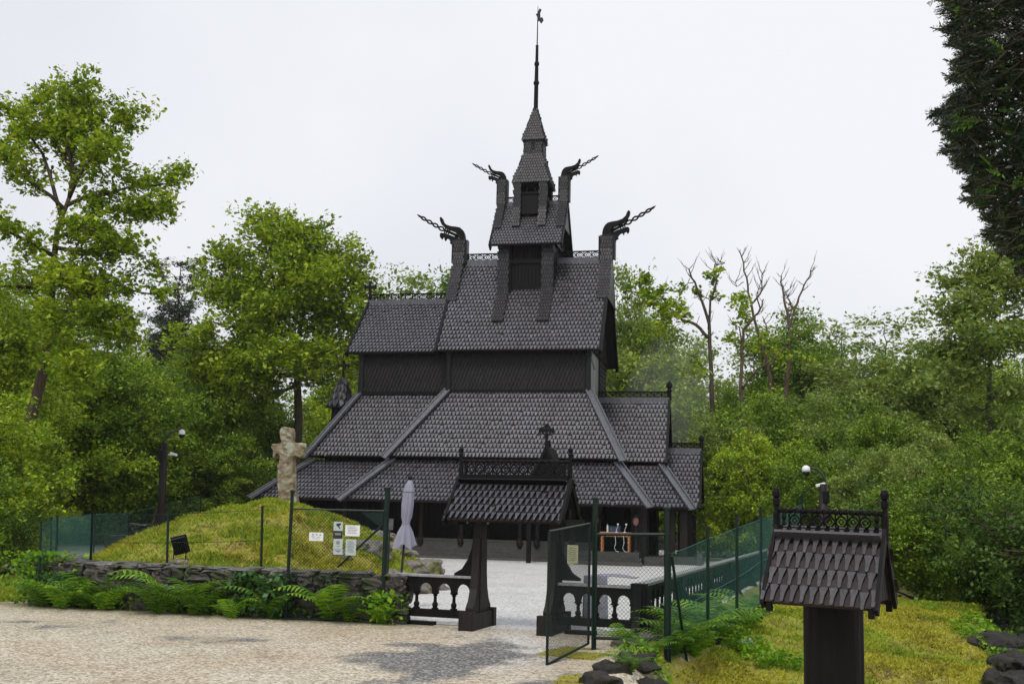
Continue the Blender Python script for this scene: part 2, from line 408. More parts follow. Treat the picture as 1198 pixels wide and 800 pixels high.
blades('mound_grass', p[k], .10, .035, MAT['grass_moss'], 'yellow mossy grass covering the burial mound', 3, .9)
blades('mound_grass', p[~k], .11, .035, MAT['grass_green'], 'short fresh green grass patches on the mound', 4, .9)
def rc(x, y, r):
    fx, s, b, b2, mo = masks(x, y)
    return (s > .6) & ((b < .3) | (b2 > .5)) & (r < .35+1.0*(fbm(x, y, 1.6, 3, 22) > .40))
p = on_ground(480000, 1.5, 13, 10.5, 26, rc, 5)
k = fbm(p[:,0], p[:,1], .8, 3, 34) < .53
blades('slope_moss', p[k], .055, .028, MAT['grass_moss'], 'yellow green moss and short grass on the right slope', 6, 1.0)
blades('slope_grass', p[~k], .065, .025, MAT['grass_green'], 'fresh green grass on the right slope', 7, 1.0)
def fcnd(x, y, r):
    wb = fbm(x, y, .6, 4, 12)
    f = sstep(.55, .8, wb+.10*(x-1.2)-.12*np.abs(y-15.2)+.18)*sstep(.5, 1.4, x+wb)*sstep(10, 12.5, y)
    return (f > .5) & (x < np.interp(y, FY, FX)) & (r < .5)
p = on_ground(60000, .2, 4.5, 11, 17.8, fcnd, 8)
blades('forecourt_moss', p, .03, .02, MAT['grass_moss'], 'thin moss creeping over the gravel before the open gate leaf', 9, 1.0)
p = on_ground(60000, -15, -8.9, 21.0, 27, lambda x, y, r: (x < -9.2-r*1.0) & (y > 21.4), 10)
blades('verge_grass', p, .12, .03, MAT['grass_green'], 'dark green grass at the left end of the stone wall', 11, .8)
# gravel stones and fallen leaves
def pebbles(name, pts, s, mat, label, seed, flat=.5, cat='gravel'):
    r = np.random.RandomState(seed); n = len(pts)
    o8 = np.array([[1,0,0],[0,1,0],[-1,0,0],[0,-1,0],[0,0,1],[0,0,-.3]], float)
    sc = s*(.4+r.rand(n))[:, None]*np.stack([.7+.6*r.rand(n), .7+.6*r.rand(n), flat*(.6+.6*r.rand(n))], 1)
    a = r.rand(n)*2*PI; ca, sa = np.cos(a), np.sin(a)
    v = o8[None]*sc[:, None]; x = v[..., 0]*ca[:, None]-v[..., 1]*sa[:, None]; y = v[..., 0]*sa[:, None]+v[..., 1]*ca[:, None]
    v = np.stack([x, y, v[..., 2]], -1)+pts[:, None]
    tri = np.array([[0,1,4],[1,2,4],[2,3,4],[3,0,4],[1,0,5],[2,1,5],[3,2,5],[0,3,5]])
    t = (tri[None]+np.arange(n)[:, None, None]*6).reshape(-1, 3)
    o = np_mesh(name, v.reshape(-1, 3), t, mat); tag(o, label, cat, kind='stuff'); return o
def mval(name, c0, c1, rough=.5):
    m = NT(name); g = m.nd('ShaderNodeNewGeometry')
    return m.set(m.ramp(g.outputs['Random Per Island'], [(0, c0), (1, c1)]), rough, .4)
MAT['peb'] = mval('loose_pebbles', (.13,.1,.075), (.66,.62,.56))
MAT['pebw'] = mval('white_pebbles', (.35,.34,.33), (.9,.9,.88))
MAT['litter'] = mval('fallen_leaf_litter', (.07,.035,.015), (.28,.16,.06), .6)
def nomoss(x, y): return x < np.interp(y, FY, FX)-.3
p = on_ground(30000, -10, 3, 11.5, 20.5, lambda x, y, r: nomoss(x, y) & (y < 19.1-(x+.41)*.343), 12)
pebbles('loose_gravel', p, .017, MAT['peb'], 'loose tan gravel stones on the forecourt', 13)
p = on_ground(18000, -2, 8, 15, 32, lambda x, y, r: (x < 2.1+(y-18.2)*.34) & (x > -1.9) & (mound_z(x, y) < .05) & ((y > 19.1-(x+.41)*.343) | (np.abs(x-.15) < .5*r+.15)), 14)
pebbles('white_gravel', p, .02, MAT['pebw'], 'loose white gravel stones inside and before the gateway', 15)
p = on_ground(3500, -10, 3, 11.5, 20, lambda x, y, r: nomoss(x, y) & (r < .15+.85*(fbm(x, y, .7, 3, 41) > .53)), 16)
p2 = on_ground(3500, -9.5, -1.5, 18, 23, lambda x, y, r: (y < 19.5-(x+1.9)*.246) & (y > 18.9-(x+1.9)*.246), 17)
pebbles('fallen_leaves', np.vstack([p, p2]), .022, MAT['litter'], 'brown fallen leaves and bits scattered over the gravel', 18, .12, 'leaf litter')
p = on_ground(9000, 1.5, 12, 11, 26, lambda x, y, r: x > np.interp(y, FY, FX)+.1, 19)
pebbles('slope_litter', p, .03, MAT['litter'], 'brown dead leaves scattered over the mossy slope', 20, .15, 'leaf litter')

# ------------------------------------------------------------------ stones
def stone_into(mb, c, d, rz=0, seed=0, rough=.16, tilt=0, ex=4):
    rr = random.Random(seed); n = 4
    ids = {}; vs = []; fs = []
    def vid(p):
        k = tuple(round(q, 4) for q in p)
        if k not in ids:
            v = Vector(p); e = v.copy(); e = e*(1/ (abs(v.x)**ex+abs(v.y)**ex+abs(v.z)**ex)**(1/ex)) if v.length else v
            q = e*.92; nz = noise.noise(v*1.3+Vector((seed*3.1, seed*1.7, seed*.9))); q = q*(1+rough*nz*1.6)
            ids[k] = len(vs); vs.append(Vector((q.x*d[0]/2, q.y*d[1]/2, q.z*d[2]/2)))
        return ids[k]
    g = [-1+2*i/n for i in range(n+1)]
    for ax in range(3):
        for s in (-1, 1):
            for i in range(n):
                for j in range(n):
                    q = []
                    for a, b in ((i, j), (i+1, j), (i+1, j+1), (i, j+1)):
                        p = [0, 0, 0]; p[ax] = s; p[(ax+1) % 3] = g[a]; p[(ax+2) % 3] = g[b]; q.append(vid(p))
                    fs.append(tuple(q) if s > 0 else tuple(reversed(q)))
    rot = Matrix.Rotation(rz, 3, 'Z') @ Matrix.Rotation(tilt, 3, 'Y')
    c = Vector(c); mb.add([rot @ v+c for v in vs], fs)
ROCKTEX = bpy.data.textures.new('rock_relief', 'CLOUDS'); ROCKTEX.noise_scale = .22; ROCKTEX.noise_depth = 4
def rock(name, c, d, rz, seed, mat, label, cat='rock', rough=.35, tilt=0, group=None):
    mb = MB(); stone_into(mb, (0, 0, 0), d, 0, seed, rough, tilt)
    o = mb.build(name, mat, smooth=False); o.location = c; o.rotation_euler = (0, 0, rz)
    s = o.modifiers.new('sub', 'SUBSURF'); s.levels = s.render_levels = 2
    dd = o.modifiers.new('relief', 'DISPLACE'); dd.texture = ROCKTEX; dd.strength = min(d)*.45; dd.mid_level = .5; dd.texture_coords = 'GLOBAL'
    return tag(o, label, cat, group)
def drywall(name, A, B, h, th, label, cap=True, seed=0, row=.17, z0=None, mat='wallstone'):
    A, B = Vector(A), Vector(B); d = (B-A); L = Vector((d.x, d.y, 0)).length; rz = math.atan2(d.y, d.x)
    t = thing(name, label, 'stone wall', (A.x, A.y, A.z), rz); rr = random.Random(seed)
    body = MB(); nrow = max(2, int(round(h/row)))
    body.bb(0.05, L-.05, -th*.38, th*.38, -.2, h*.93)
    for j in range(nrow):
        x = -rr.random()*.2; zz = (j+.5)*h/nrow+(rr.random()-.5)*.02
        while x < L:
            w = .12+.42*rr.random()**1.4
            for sd in (-1, 1):
                if sd > 0 and j < nrow-2: continue
                stone_into(body, (min(L-.05, x+w/2), sd*th*.33, zz+(rr.random()-.5)*.03), (w*1.0, th*(.36+.16*rr.random()), h/nrow*(.85+.45*rr.random())), (rr.random()-.5)*.25, rr.randint(0, 9999), .40, (rr.random()-.5)*.22, 7)
            x += w
    body.build('stone_courses', MAT[mat], t)
    if cap:
        c = MB(); x = -.05
        while x < L:
            w = .35+.4*rr.random()
            stone_into(c, (min(L-.1, x+w/2), 0, h+.03+(rr.random()-.5)*.03), (w*1.03, th*1.05, .10+.04*rr.random()), (rr.random()-.5)*.08, rr.randint(0, 9999), .28, (rr.random()-.5)*.06, 7)
            x += w
        c.build('cap_stones', MAT['capstone'], t)
    return t
# ------------------------------------------------------------------ wooden roof kit
def inside(p, poly):
    c = False; n = len(poly); j = n-1
    for i in range(n):
        a, b = poly[i], poly[j]
        if (a[1] > p[1]) != (b[1] > p[1]) and p[0] < (b[0]-a[0])*(p[1]-a[1])/(b[1]-a[1])+a[0]: c = not c
        j = i
    return c
SR = random.Random(3)
def shingles(mb, poly, pw=.165, ph=.25, th=.02, tip='point', jit=1.0, sk=0.0):
    P = [Vector(p) for p in poly]; a = (P[1]-P[0]).normalized(); n = a.cross(P[-1]-P[0]).normalized(); b = n.cross(a)
    q = [((p-P[0]).dot(a), (p-P[0]).dot(b)) for p in P]
    x0, x1 = min(t[0] for t in q), max(t[0] for t in q); y1 = max(t[1] for t in q)
    w = pw*.95; L = ph*1.45; ys = 1.0*ph
    hf = [(.5,.98),(.43,.86),(.33,.70),(.245,.52),(.20,.32),(.18,.02),(.10,-.05)]; lo = [(-a_*w, b_*ph) for a_, b_ in hf]+[(a_*w, b_*ph) for a_, b_ in hf[::-1]]
    if tip == 'point': lo = [(-w/2, .90*ph), (-w*.36, .52*ph), (-w*.17, 0), (w*.17, 0), (w*.36, .52*ph), (w/2, .90*ph)]
    k = len(lo); row = 0; y = -ph*.05
    while y < y1-ph*.25:
        x = x0+(pw/2 if row % 2 else 0)
        while x < x1+pw*.6:
            if inside((x, y+ph*.45), q):
                dz = SR.random()*.006*jit; tw = (SR.random()-.5)*.008*jit; dy = (SR.random()-.5)*.026*jit*ph/.25-(.05*ph/.25 if SR.random() < .025 else 0)
                def V3(ox, oy, up): 
                    hb = th*1.6*(1-oy/L)+dz+ox*tw/pw
                    return P[0]+a*(x+ox)+b*min(y+oy+dy, y1+.02)+n*(hb+up)
                top = [V3(ox, oy, th) for ox, oy in lo]; bot = [V3(ox, oy, 0) for ox, oy in lo]
                up = [V3(-w/2, L, th), V3(w/2, L, th)]
                base = len(mb.f)
                mb.add(top+bot+up, [tuple(range(k))]+[(i, i+k, i+1+k, i+1) for i in range(k-1)]+[(0, k-1, 2*k+1, 2*k)])
                for i in range(1, k+1): mb.mi[base+i] = 1
            x += pw
        row += 1; y += ph
def roofpart(name, polys, parent, mat='shingle', pw=.162, ph=.235, th=.024, slab=.10, tip='point', back=None, label=None, plainpolys=()):
    mb = MB()
    for p in list(polys)+list(plainpolys): mb.slab(p, slab)
    for i in range(len(mb.f)): mb.mi[i] = 1
    for p in polys: shingles(mb, p, pw, ph, th, tip)
    o = mb.build(name, MAT[mat], parent, label=label); return o
def rope(mb, a, b, r, pitch, n=8):
    a, b = Vector(a), Vector(b); d = b-a; L = d.length; d.normalize()
    s = d.cross(Vector((0, 0, 1))).normalized(); u = s.cross(d)
    mb.tube([a, b], r*.72, 8)
    m = max(8, int(L/pitch*8))
    for ph in (0, PI):
        mb.tube([a+d*(L*i/m)+(s*math.cos(ph+2*PI*L*i/m/pitch)+u*math.sin(ph+2*PI*L*i/m/pitch))*r*.5 for i in range(m+1)], r*.62, 5)
def scroll(mb, x0, x1, y, z0, z1, r=.02, cell=None, M=None, yt=.05):
    # openwork panel of interlaced loops and little diamonds in the XZ plane
    h = z1-z0; cell = cell or h*1.25; n = max(2, int(round((x1-x0)/cell))); cell = (x1-x0)/n; zc = (z0+z1)/2
    def tb(pts, rr):
        pts = [Vector((p[0], y, p[1])) for p in pts]
        if M is not None: pts = [M @ p for p in pts]
        mb.tube(pts, rr, 5)
    for ph in (0, PI):
        pts = [(x0+(x1-x0)*i/(n*8), zc+math.sin(ph+PI*i/8)*h*.40) for i in range(n*8+1)]
        tb(pts, r)
    for i in range(n):
        cx = x0+(i+.5)*cell
        tb([(cx, z0), (cx, z0+h*.22)], r*1.3); tb([(cx, z1), (cx, z1-h*.2)], r)
        tb([(cx-cell*.22, zc), (cx, zc+h*.2), (cx+cell*.22, zc), (cx, zc-h*.2), (cx-cell*.22, zc)], r*.8)
        tb([(x0+i*cell, z0), (x0+i*cell+.06*cell, z0+h*.5), (x0+i*cell, z1)], r*.9)
def cresting(parent, x0, x1, y, z, board=.30, open_=.28, th=.12, r=.024, mat='tar', bar=.035, name='ridge_crest', rp=False):
    mb = MB(); mb.bb(x0, x1, y-th, y+th, z-.06, z+board-.002)
    o = mb.build('ridge_board', MAT['shingle'], parent)
    mb = MB(); scroll(mb, x0+.04, x1-.04, y, z+board-.01, z+board+open_, r)
    if rp: rope(mb, (x0, y, z+board+open_+bar*.5), (x1, y, z+board+open_+bar*.5), bar, bar*3.2)
    else: mb.beam((x0, y, z+board+open_+bar/2), (x1, y, z+board+open_+bar/2), .09, bar*1.4)
    for x in (x0+.03, x1-.03): mb.bb(x-.03, x+.03, y-.035, y+.035, z+board, z+board+open_+.03)
    return mb.build(name, MAT['tar'], parent)

# ------------------------------------------------------------------ church
CX, CY, CA = .856, 48.179, .215
Rl, Rr, HR, VE, HE = -3.58, 3.58, 13.25, 3.06, 8.73
C0, CHR, CVE, VW, a0, a1, c0, CVW, HW = -7.82, 11.46, 2.62, 2.52, -3.1, 3.0, -7.22, 2.2, 7.02
V2, H2, CV2, Lc2, Ln2, Rn2 = 4.33, 4.10, 3.95, -8.84, -5.15, 4.6
V1, H1, CV1, Lc1, Ln1, Rn1, VB = 5.62, 2.28, 5.40, -10.5, -6.55, 5.76, 4.35
H1t = 3.94
ch = thing('stave_church', 'black tarred wooden stave church with stacked shingle roofs, dragon heads and a tall spire', 'church', (CX, CY, 0), -CA)
def cbuild(mb, name, mat, **k): return mb.build(name, MAT[mat], ch, **k)
# main nave roof
nroof = roofpart('nave_roof', [[(Rl,-VE,HE),(Rr,-VE,HE),(Rr,0,HR),(Rl,0,HR)]], ch, plainpolys=[[(Rr,VE,HE),(Rl,VE,HE),(Rl,0,HR),(Rr,0,HR)]])
mb = MB()
for u in (Rl, Rr):
    for s in (-1, 1): mb = MB(); mb.beam((u, s*(VE+.05), HE-.12), (u, 0, HR-.05), .12, .26); mb.build('barge_board', MAT['tar'], nroof)
cr = cresting(nroof, Rl+.5, Rr-.45, 0, HR-.15)
croof = roofpart('chancel_roof', [[(C0,-CVE,HE),(Rl,-CVE,HE),(Rl,0,CHR),(C0,0,CHR)]], ch, plainpolys=[[(Rl,CVE,HE),(C0,CVE,HE),(C0,0,CHR),(Rl,0,CHR)]])
for s in (-1, 1): mb = MB(); mb.beam((C0, s*(CVE+.05), HE-.1), (C0, 0, CHR), .1, .24); mb.build('barge_board', MAT['tar'], croof)
cresting(croof, C0, Rl, 0, CHR-.1, .24, .26)
def cross_finial(parent, c, h, name='cross_finial', mat='tar', ring=False, M=None):
    mb = MB(); x, y, z = c; w = h*.075
    mb.lathe([(w*1.2, 0), (w*.9, h*.12), (w*1.5, h*.17), (w*.8, h*.22), (w*.7, h*.5)], c, 8)
    mb.bb(x-w*.7, x+w*.7, y-w*.6, y+w*.6, z+h*.45, z+h)
    mb.bb(x-h*.27, x+h*.27, y-w*.5, y+w*.5, z+h*.66, z+h*.80)
    for dx in (-.27, .27): mb.bb(x+dx*h-w*.5, x+dx*h+w*.5, y-w*.6, y+w*.6, z+h*.61, z+h*.85)
    mb.bb(x-w*1.1, x+w*1.1, y-w*.7, y+w*.7, z+h*.95, z+h*1.0)
    if ring: mb.tube([(x+math.cos(2*PI*i/16)*h*.18, y, z+h*.73+math.sin(2*PI*i/16)*h*.18) for i in range(17)], w*.5, 6, False)
    return mb.build(name, MAT[mat], parent)
def post_finial(parent, c, h, w=.1):
    mb = MB(); mb.lathe([(w*.55,0),(w*.55,h*.45),(w*.8,h*.5),(w*.5,h*.56),(w*.45,h*.62),(w*.85,h*.72),(w*.75,h*.86),(w*.2,h)], c, 8)
    return mb.build('finial', MAT['tar'], parent)
cross_finial(croof, (C0+.02, 0, CHR+.1), .95)
# gables and clerestory walls
mb = MB()
for u in (a1+.15, a0-.15):
    mb = MB()
    mb.add([(u,-VE+.25,HE+.1),(u,VE-.25,HE+.1),(u,0,HR-.35)], [(0,1,2)])
    for k in range(-6, 7): 
        v = k*.42; z = HR-.45-abs(v)*1.477
        if z > HE+.3: mb.bb(u-.03, u+.03, v-.03, v+.03, HE+.1, z)
    cbuild(mb, 'gable_wall', 'tar_brown')
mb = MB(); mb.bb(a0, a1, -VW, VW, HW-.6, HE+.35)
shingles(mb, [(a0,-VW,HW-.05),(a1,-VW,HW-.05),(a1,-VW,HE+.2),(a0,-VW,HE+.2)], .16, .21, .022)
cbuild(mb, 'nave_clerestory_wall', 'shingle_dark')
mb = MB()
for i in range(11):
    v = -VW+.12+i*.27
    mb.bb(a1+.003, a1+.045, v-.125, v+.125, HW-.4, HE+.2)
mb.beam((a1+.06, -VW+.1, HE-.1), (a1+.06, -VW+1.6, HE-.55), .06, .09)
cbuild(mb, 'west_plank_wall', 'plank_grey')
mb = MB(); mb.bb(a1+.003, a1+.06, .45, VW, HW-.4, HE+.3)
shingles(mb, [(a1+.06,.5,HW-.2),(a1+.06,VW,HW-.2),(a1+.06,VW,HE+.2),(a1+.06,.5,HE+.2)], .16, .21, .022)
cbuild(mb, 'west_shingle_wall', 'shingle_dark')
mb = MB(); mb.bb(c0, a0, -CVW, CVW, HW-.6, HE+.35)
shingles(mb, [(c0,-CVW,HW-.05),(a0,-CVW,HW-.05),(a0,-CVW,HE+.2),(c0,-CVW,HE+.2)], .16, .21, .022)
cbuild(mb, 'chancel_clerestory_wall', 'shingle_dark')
for u, v in ((a0, -VW), (a1, -VW), (c0, -CVW), (a1, VW)):
    mb = MB(); mb.lathe([(.14,0),(.13,1.5),(.17,1.56),(.17,1.75)], (u, v-.02, HW-.05), 10); cbuild(mb, 'corner_column', 'shingle_dark')
# aisle roofs
ar = roofpart('aisle_roof', [
    [(Ln2,-V2,H2),(Rn2,-V2,H2),(a1,-VW,HW),(a0,-VW,HW)],
    [(Rn2,-V2,H2),(Rn2,V2,H2),(a1,VW,HW),(a1,-VW,HW)]], ch,
    plainpolys=[[(Rn2,V2,H2),(Ln2,V2,H2),(a0,VW,HW),(a1,VW,HW)], [(Ln2,V2,H2),(Ln2,-V2,H2),(a0,-VW,HW),(a0,VW,HW)]])
car = roofpart('chancel_aisle_roof', [[(Lc2,-CV2,H2),(Ln2+.3,-CV2,H2),(a0,-CVW,HW-.12),(c0,-CVW,HW-.12)]], ch,
    plainpolys=[[(Lc2,CV2,H2),(Lc2,-CV2,H2),(c0,-CVW,HW-.12),(c0,CVW,HW-.12)], [(a0,CV2,H2),(Lc2,CV2,H2),(c0,CVW,HW-.12),(a0,CVW,HW-.12)]])
def hip(a, b, parent, w=.30, up=.10, nrm=(0,-.6,.8), double=False):
    a, b = Vector(a), Vector(b); n = Vector(nrm).normalized(); d = (b-a).normalized(); mb = MB()
    a2 = a-d*.18
    mb.beam(a2+n*up, b+n*up, w, .06, n)
    s = d.cross(n).normalized()
    mb.beam(a2+n*(up+.05)+s*w*.5, b+n*(up+.05)+s*w*.5, .05, .10, n)
    mb.beam(a2+n*(up+.045)-s*w*.42, b+n*(up+.045)-s*w*.42, .04, .05, n)
    return mb.build('hip_board', MAT['board'], parent)
hip((Ln2,-V2,H2), (a0,-VW,HW), ar, nrm=(-.1,-.8,.5)); hip((Rn2,-V2,H2), (a1,-VW,HW), ar, nrm=(.3,-.75,.5))
hip((Lc2,-CV2,H2), (c0,-CVW,HW-.12), car, nrm=(-.35,-.75,.5))
mb = MB(); mb.bb(a0, a1, -VW-.12, -VW, HW-.06, HW+.06); mb.bb(c0, a0, -CVW-.12, -CVW, HW-.14, HW+.0); cbuild(mb, 'wall_trim', 'tar')
# gallery roofs
v1 = V2-.3; ft = .35
ga = roofpart('gallery_roof', [
    [(Ln1,-V1,H1),(Rn1,-V1,H1),(Rn2-.2,-v1,H1t),(Ln2+.2,-v1,H1t)],
    [(Rn1,-V1,H1),(Rn1,V1,H1),(Rn2-.2,v1,H1t),(Rn2-.2,-v1,H1t)]], ch,
    plainpolys=[[(Rn1,V1,H1),(Ln1,V1,H1),(Ln2+.2,v1,H1t),(Rn2-.2,v1,H1t)]])
cg = roofpart('chancel_gallery_roof', [[(Lc1,-CV1,H1),(Ln1+.3,-CV1,H1),(Ln2+.4,-CV2+.3,H1t-.05),(Lc2+.2,-CV2+.3,H1t-.05)]], ch,
    plainpolys=[[(Lc1,CV1,H1),(Lc1,-CV1,H1),(Lc2+.2,-CV2+.3,H1t-.05),(Lc2+.2,CV2-.3,H1t-.05)], [(Ln1,CV1,H1),(Lc1,CV1,H1),(Lc2+.2,CV2-.3,H1t-.05),(Ln1,CV2-.3,H1t-.05)]])
hip((Ln1,-V1,H1), (Ln2+.2,-v1,H1t), ga, nrm=(-.1,-.75,.65)); hip((Rn1,-V1,H1), (Rn2-.2,-v1,H1t), ga, nrm=(.35,-.7,.6))
hip((Lc1,-CV1,H1), (Lc2+.2,-CV2+.3,H1t-.05), cg, nrm=(-.35,-.7,.65))
# dark band between the roofs and the walls of the ground storey
mb = MB(); mb.bb(Ln2+.3, Rn2-.4, -v1+.2, v1-.2, 3.2, H2+.35); mb.bb(Lc2+.5, Ln2+.3, -3.2, 3.2, 3.2, H2+.35); cbuild(mb, 'upper_wall_band', 'tar')
W0 = -3.35
mb = MB(); mb.bb(-8.3, 3.9, W0, -W0, -.1, 4.2)
x = -8.2
while x < 3.9:
    mb.bb(x, x+.05, W0-.03, W0, .2, 4.0); x += .27
cbuild(mb, 'nave_wall', 'tar')
mb = MB()
mb.bb(Lc1+1.1, 3.5, -VB-.06, -VB+.06, -.1, .72); mb.bb(Lc1+1.05, 3.5, -VB-.10, -VB+.08, .72, .80)
mb.bb(Lc1+1.0, 3.0, -VB-.2, -VB-.06, -.1, .10); mb.bb(Lc1+1.1, 3.5, -VB-.085, -VB-.06, .34, .38)
cbuild(mb, 'gallery_parapet', 'plinth')
mb = MB(); mb.bb(Lc1+1.0, Rn1-.5, -VB-.05, -VB+.1, 2.55, 2.8); mb.bb(Lc1+.9, Lc1+1.1, -VB, VB, -.1, 3.2); cbuild(mb, 'gallery_beam', 'tar')
for u in (-8.6, -6.9, -5.2, -3.55, -1.85, -.9, .6, 1.3, 2.7):
    mb = MB(); mb.lathe([(.17,0),(.12,.10),(.15,.16),(.10,.24),(.085,.9),(.085,1.6),(.13,1.68),(.16,1.8),(.16,1.9)], (u, -VB-.03, .72), 10)
    mb.lathe([(.06,-.2),(.13,-.06),(.13,0)], (u, -VB-.08, .68), 8)
    cbuild(mb, 'gallery_column', 'tar_brown')
# right front doorway with carved arch, step
mb = MB()
mb.bb(3.5, 3.87, -VB-.15, -VB+.35, -.1, 2.75); mb.bb(5.07, 5.45, -VB-.15, -VB+.35, -.1, 2.75)
n = 10
for i in range(n):
    q0, q1 = PI*i/n, PI*(i+1)/n; cxx, rr = 4.47, .6
    for z0 in (0,):
        pts = [(cxx+rr*math.cos(q0), 1.95+rr*1.0*math.sin(q0)), (cxx+rr*math.cos(q1), 1.95+rr*1.0*math.sin(q1)), (cxx+1.0*rr*math.cos(q1)*1.02, 2.85), (cxx+rr*math.cos(q0)*1.02, 2.85)]
        mb.plate(pts[::-1], .3, Matrix.Translation((0, -VB, 0)))
portal = cbuild(mb, 'carved_portal', 'tar_brown')
for u in (3.69, 5.26):
    m2 = MB(); m2.lathe([(.16,0),(.10,.12),(.09,1.2),(.15,1.35),(.17,1.5),(.09,1.55)], (u, -VB-.25, .45), 10); m2.build('portal_column', MAT['tar_brown'], portal)
    m2 = MB(); m2.lathe([(.05,0),(.10,.06),(.125,.17),(.10,.27),(.04,.33)], (u, -VB-.34, 1.52), 10); m2.build('carved_knob', MAT['pink'], portal)
mb = MB(); mb.bb(3.0, 5.55, -5.45, -VB-.1, -.1, .28); mb.bb(3.1, 5.45, -5.25, -VB-.1, .28, .50); mb.bb(3.0, 5.6, -5.7, -5.45, -.1, .14)
cbuild(mb, 'door_step', 'plinth')
mb = MB(); mb.bb(5.6, 6.6, -4.9, -3.0, -.1, .34); mb.bb(6.5, 7.6, -3.1, 2.2, -.1, .3); mb.bb(7.55, 7.75, -3.3, -1.2, -.1, .45); cbuild(mb, 'porch_floor', 'plinth')
# west porch
PE, PW_, P1, PH = 1.75, 4.12, 6.24, 6.9
pr = roofpart('porch_roof', [[(3.15,-PE,PW_),(P1,-PE,PW_),(P1,0,PH),(3.15,0,PH)]], ch, plainpolys=[[(P1,PE,PW_),(3.15,PE,PW_),(3.15,0,PH),(P1,0,PH)]])
for s in (-1, 1): mb = MB(); mb.beam((P1, s*(PE+.05), PW_-.1), (P1, 0, PH), .1, .24); mb.build('barge_board', MAT['tar'], pr)
cresting(pr, 3.1, P1, 0, PH-.16, .28, .24); post_finial(pr, (P1, 0, PH), .85, .17)
mb = MB(); mb.add([(P1-.25,-PE+.1,PW_),(P1-.25,PE-.1,PW_),(P1-.25,0,PH-.2)], [(0,1,2)]); mb.bb(Rn2-1.2, P1-.3, -PE+.35, PE-.35, 3.2, PW_+.3); cbuild(mb, 'porch_gable', 'tar_brown')
QV, Q1 = 3.25, 7.26
pg = roofpart('porch_gallery_roof', [[(4.7,-QV,2.25),(Q1,-QV,2.25),(5.98,-PE+.15,3.98),(4.7,-PE+.15,3.98)], [(Q1,-QV,2.25),(Q1,QV,2.25),(5.98,PE-.15,3.98),(5.98,-PE+.15,3.98)]], ch,
    plainpolys=[[(Q1,QV,2.25),(4.7,QV,2.25),(4.7,PE-.15,3.98),(5.98,PE-.15,3.98)]])
hip((Q1,-QV,2.25), (5.98,-PE+.15,3.98), pg, nrm=(.35,-.7,.6))
GE, G1 = 1.9, 7.62
gr = roofpart('entrance_roof', [[(6.0,-GE,2.3),(G1,-GE,2.3),(G1,0,4.68),(6.0,0,4.68)]], ch, plainpolys=[[(G1,GE,2.3),(6.0,GE,2.3),(6.0,0,4.68),(G1,0,4.68)]])
for s in (-1, 1): mb = MB(); mb.beam((G1, s*(GE+.03), 2.2), (G1, 0, 4.68), .1, .22); mb.build('barge_board', MAT['tar'], gr)
cresting(gr, 5.9, G1, 0, 4.54, .28, .2); post_finial(gr, (G1, 0, 4.7), .7, .16)
mb = MB(); mb.add([(G1-.3,-GE+.15,2.3),(G1-.3,GE-.15,2.3),(G1-.3,0,4.4)], [(0,1,2)]); cbuild(mb, 'entrance_gable', 'tar_brown')
for u, v, w in ((5.55,-4.3,.22), (5.45,-2.5,.26), (6.5,-2.55,.30), (7.0,-2.55,.30), (7.15,-1.5,.26), (7.2,1.3,.26), (6.6,2.5,.26)):
    mb = MB(); mb.bb(u-w/2, u+w/2, v-w/2, v+w/2, -.1, 2.45); mb.bb(u-w*.7, u+w*.7, v-w*.7, v+w*.7, .0, .35); mb.bb(u-w*.66, u+w*.66, v-w*.66, v+w*.66, 2.15, 2.3)
    cbuild(mb, 'porch_post', 'tar_brown')
mb = MB(); mb.bb(4.8, 7.1, -2.7, -2.5, 2.1, 2.3); mb.bb(5.05, 5.3, -4.4, -2.5, 2.35, 2.6); mb.bb(4.9, 5.6, 1.0, 2.6, -.1, 3); mb.bb(3.9, 4.6, -3.0, 3.0, -.1, 4.0); cbuild(mb, 'porch_wall', 'tar')
# south dormer gable with ringed cross
du, dv = 1.9, -6.0
mb = MB(); k = .78
for s in (-1, 1):
    mb.slab([(du, dv, 4.42), (du, -4.2, 4.42), (du+s*k, -4.2, 2.72), (du+s*k, dv, 2.72)][::s], .08)
dr = cbuild(mb, 'doorway_gable_roof', 'shingle_dark')
mb = MB(); mb.add([(du-k*.9, dv+.1, 2.8), (du+k*.9, dv+.1, 2.8), (du, dv+.1, 4.35)], [(0,1,2)]); mb.bb(du-k*.95, du+k*.95, dv+.05, dv+.2, 2.6, 2.85)
for s in (-1, 1): mb.beam((du+s*k*1.05, dv, 2.66), (du, dv, 4.44), .10, .14, (0,-1,0)); mb.bb(du+s*.65-.08, du+s*.65+.08, dv+.1, dv+.26, 0, 2.7)
mb.build('gable_front', MAT['tar'], dr)
mb = MB(); scroll(mb, 0, .75, 0, 0, .24, .02, M=Matrix.Translation((du, dv+.15, 4.45)) @ Matrix.Rotation(PI/2, 4, 'Z')); mb.bb(du-.05, du+.05, dv+.1, dv+.95, 4.36, 4.46); mb.bb(du-.03, du+.03, dv+.1, dv+.95, 4.69, 4.73); mb.build('ridge_crest', MAT['tar'], dr)
cross_finial(dr, (du, dv, 4.4), .95, ring=True)
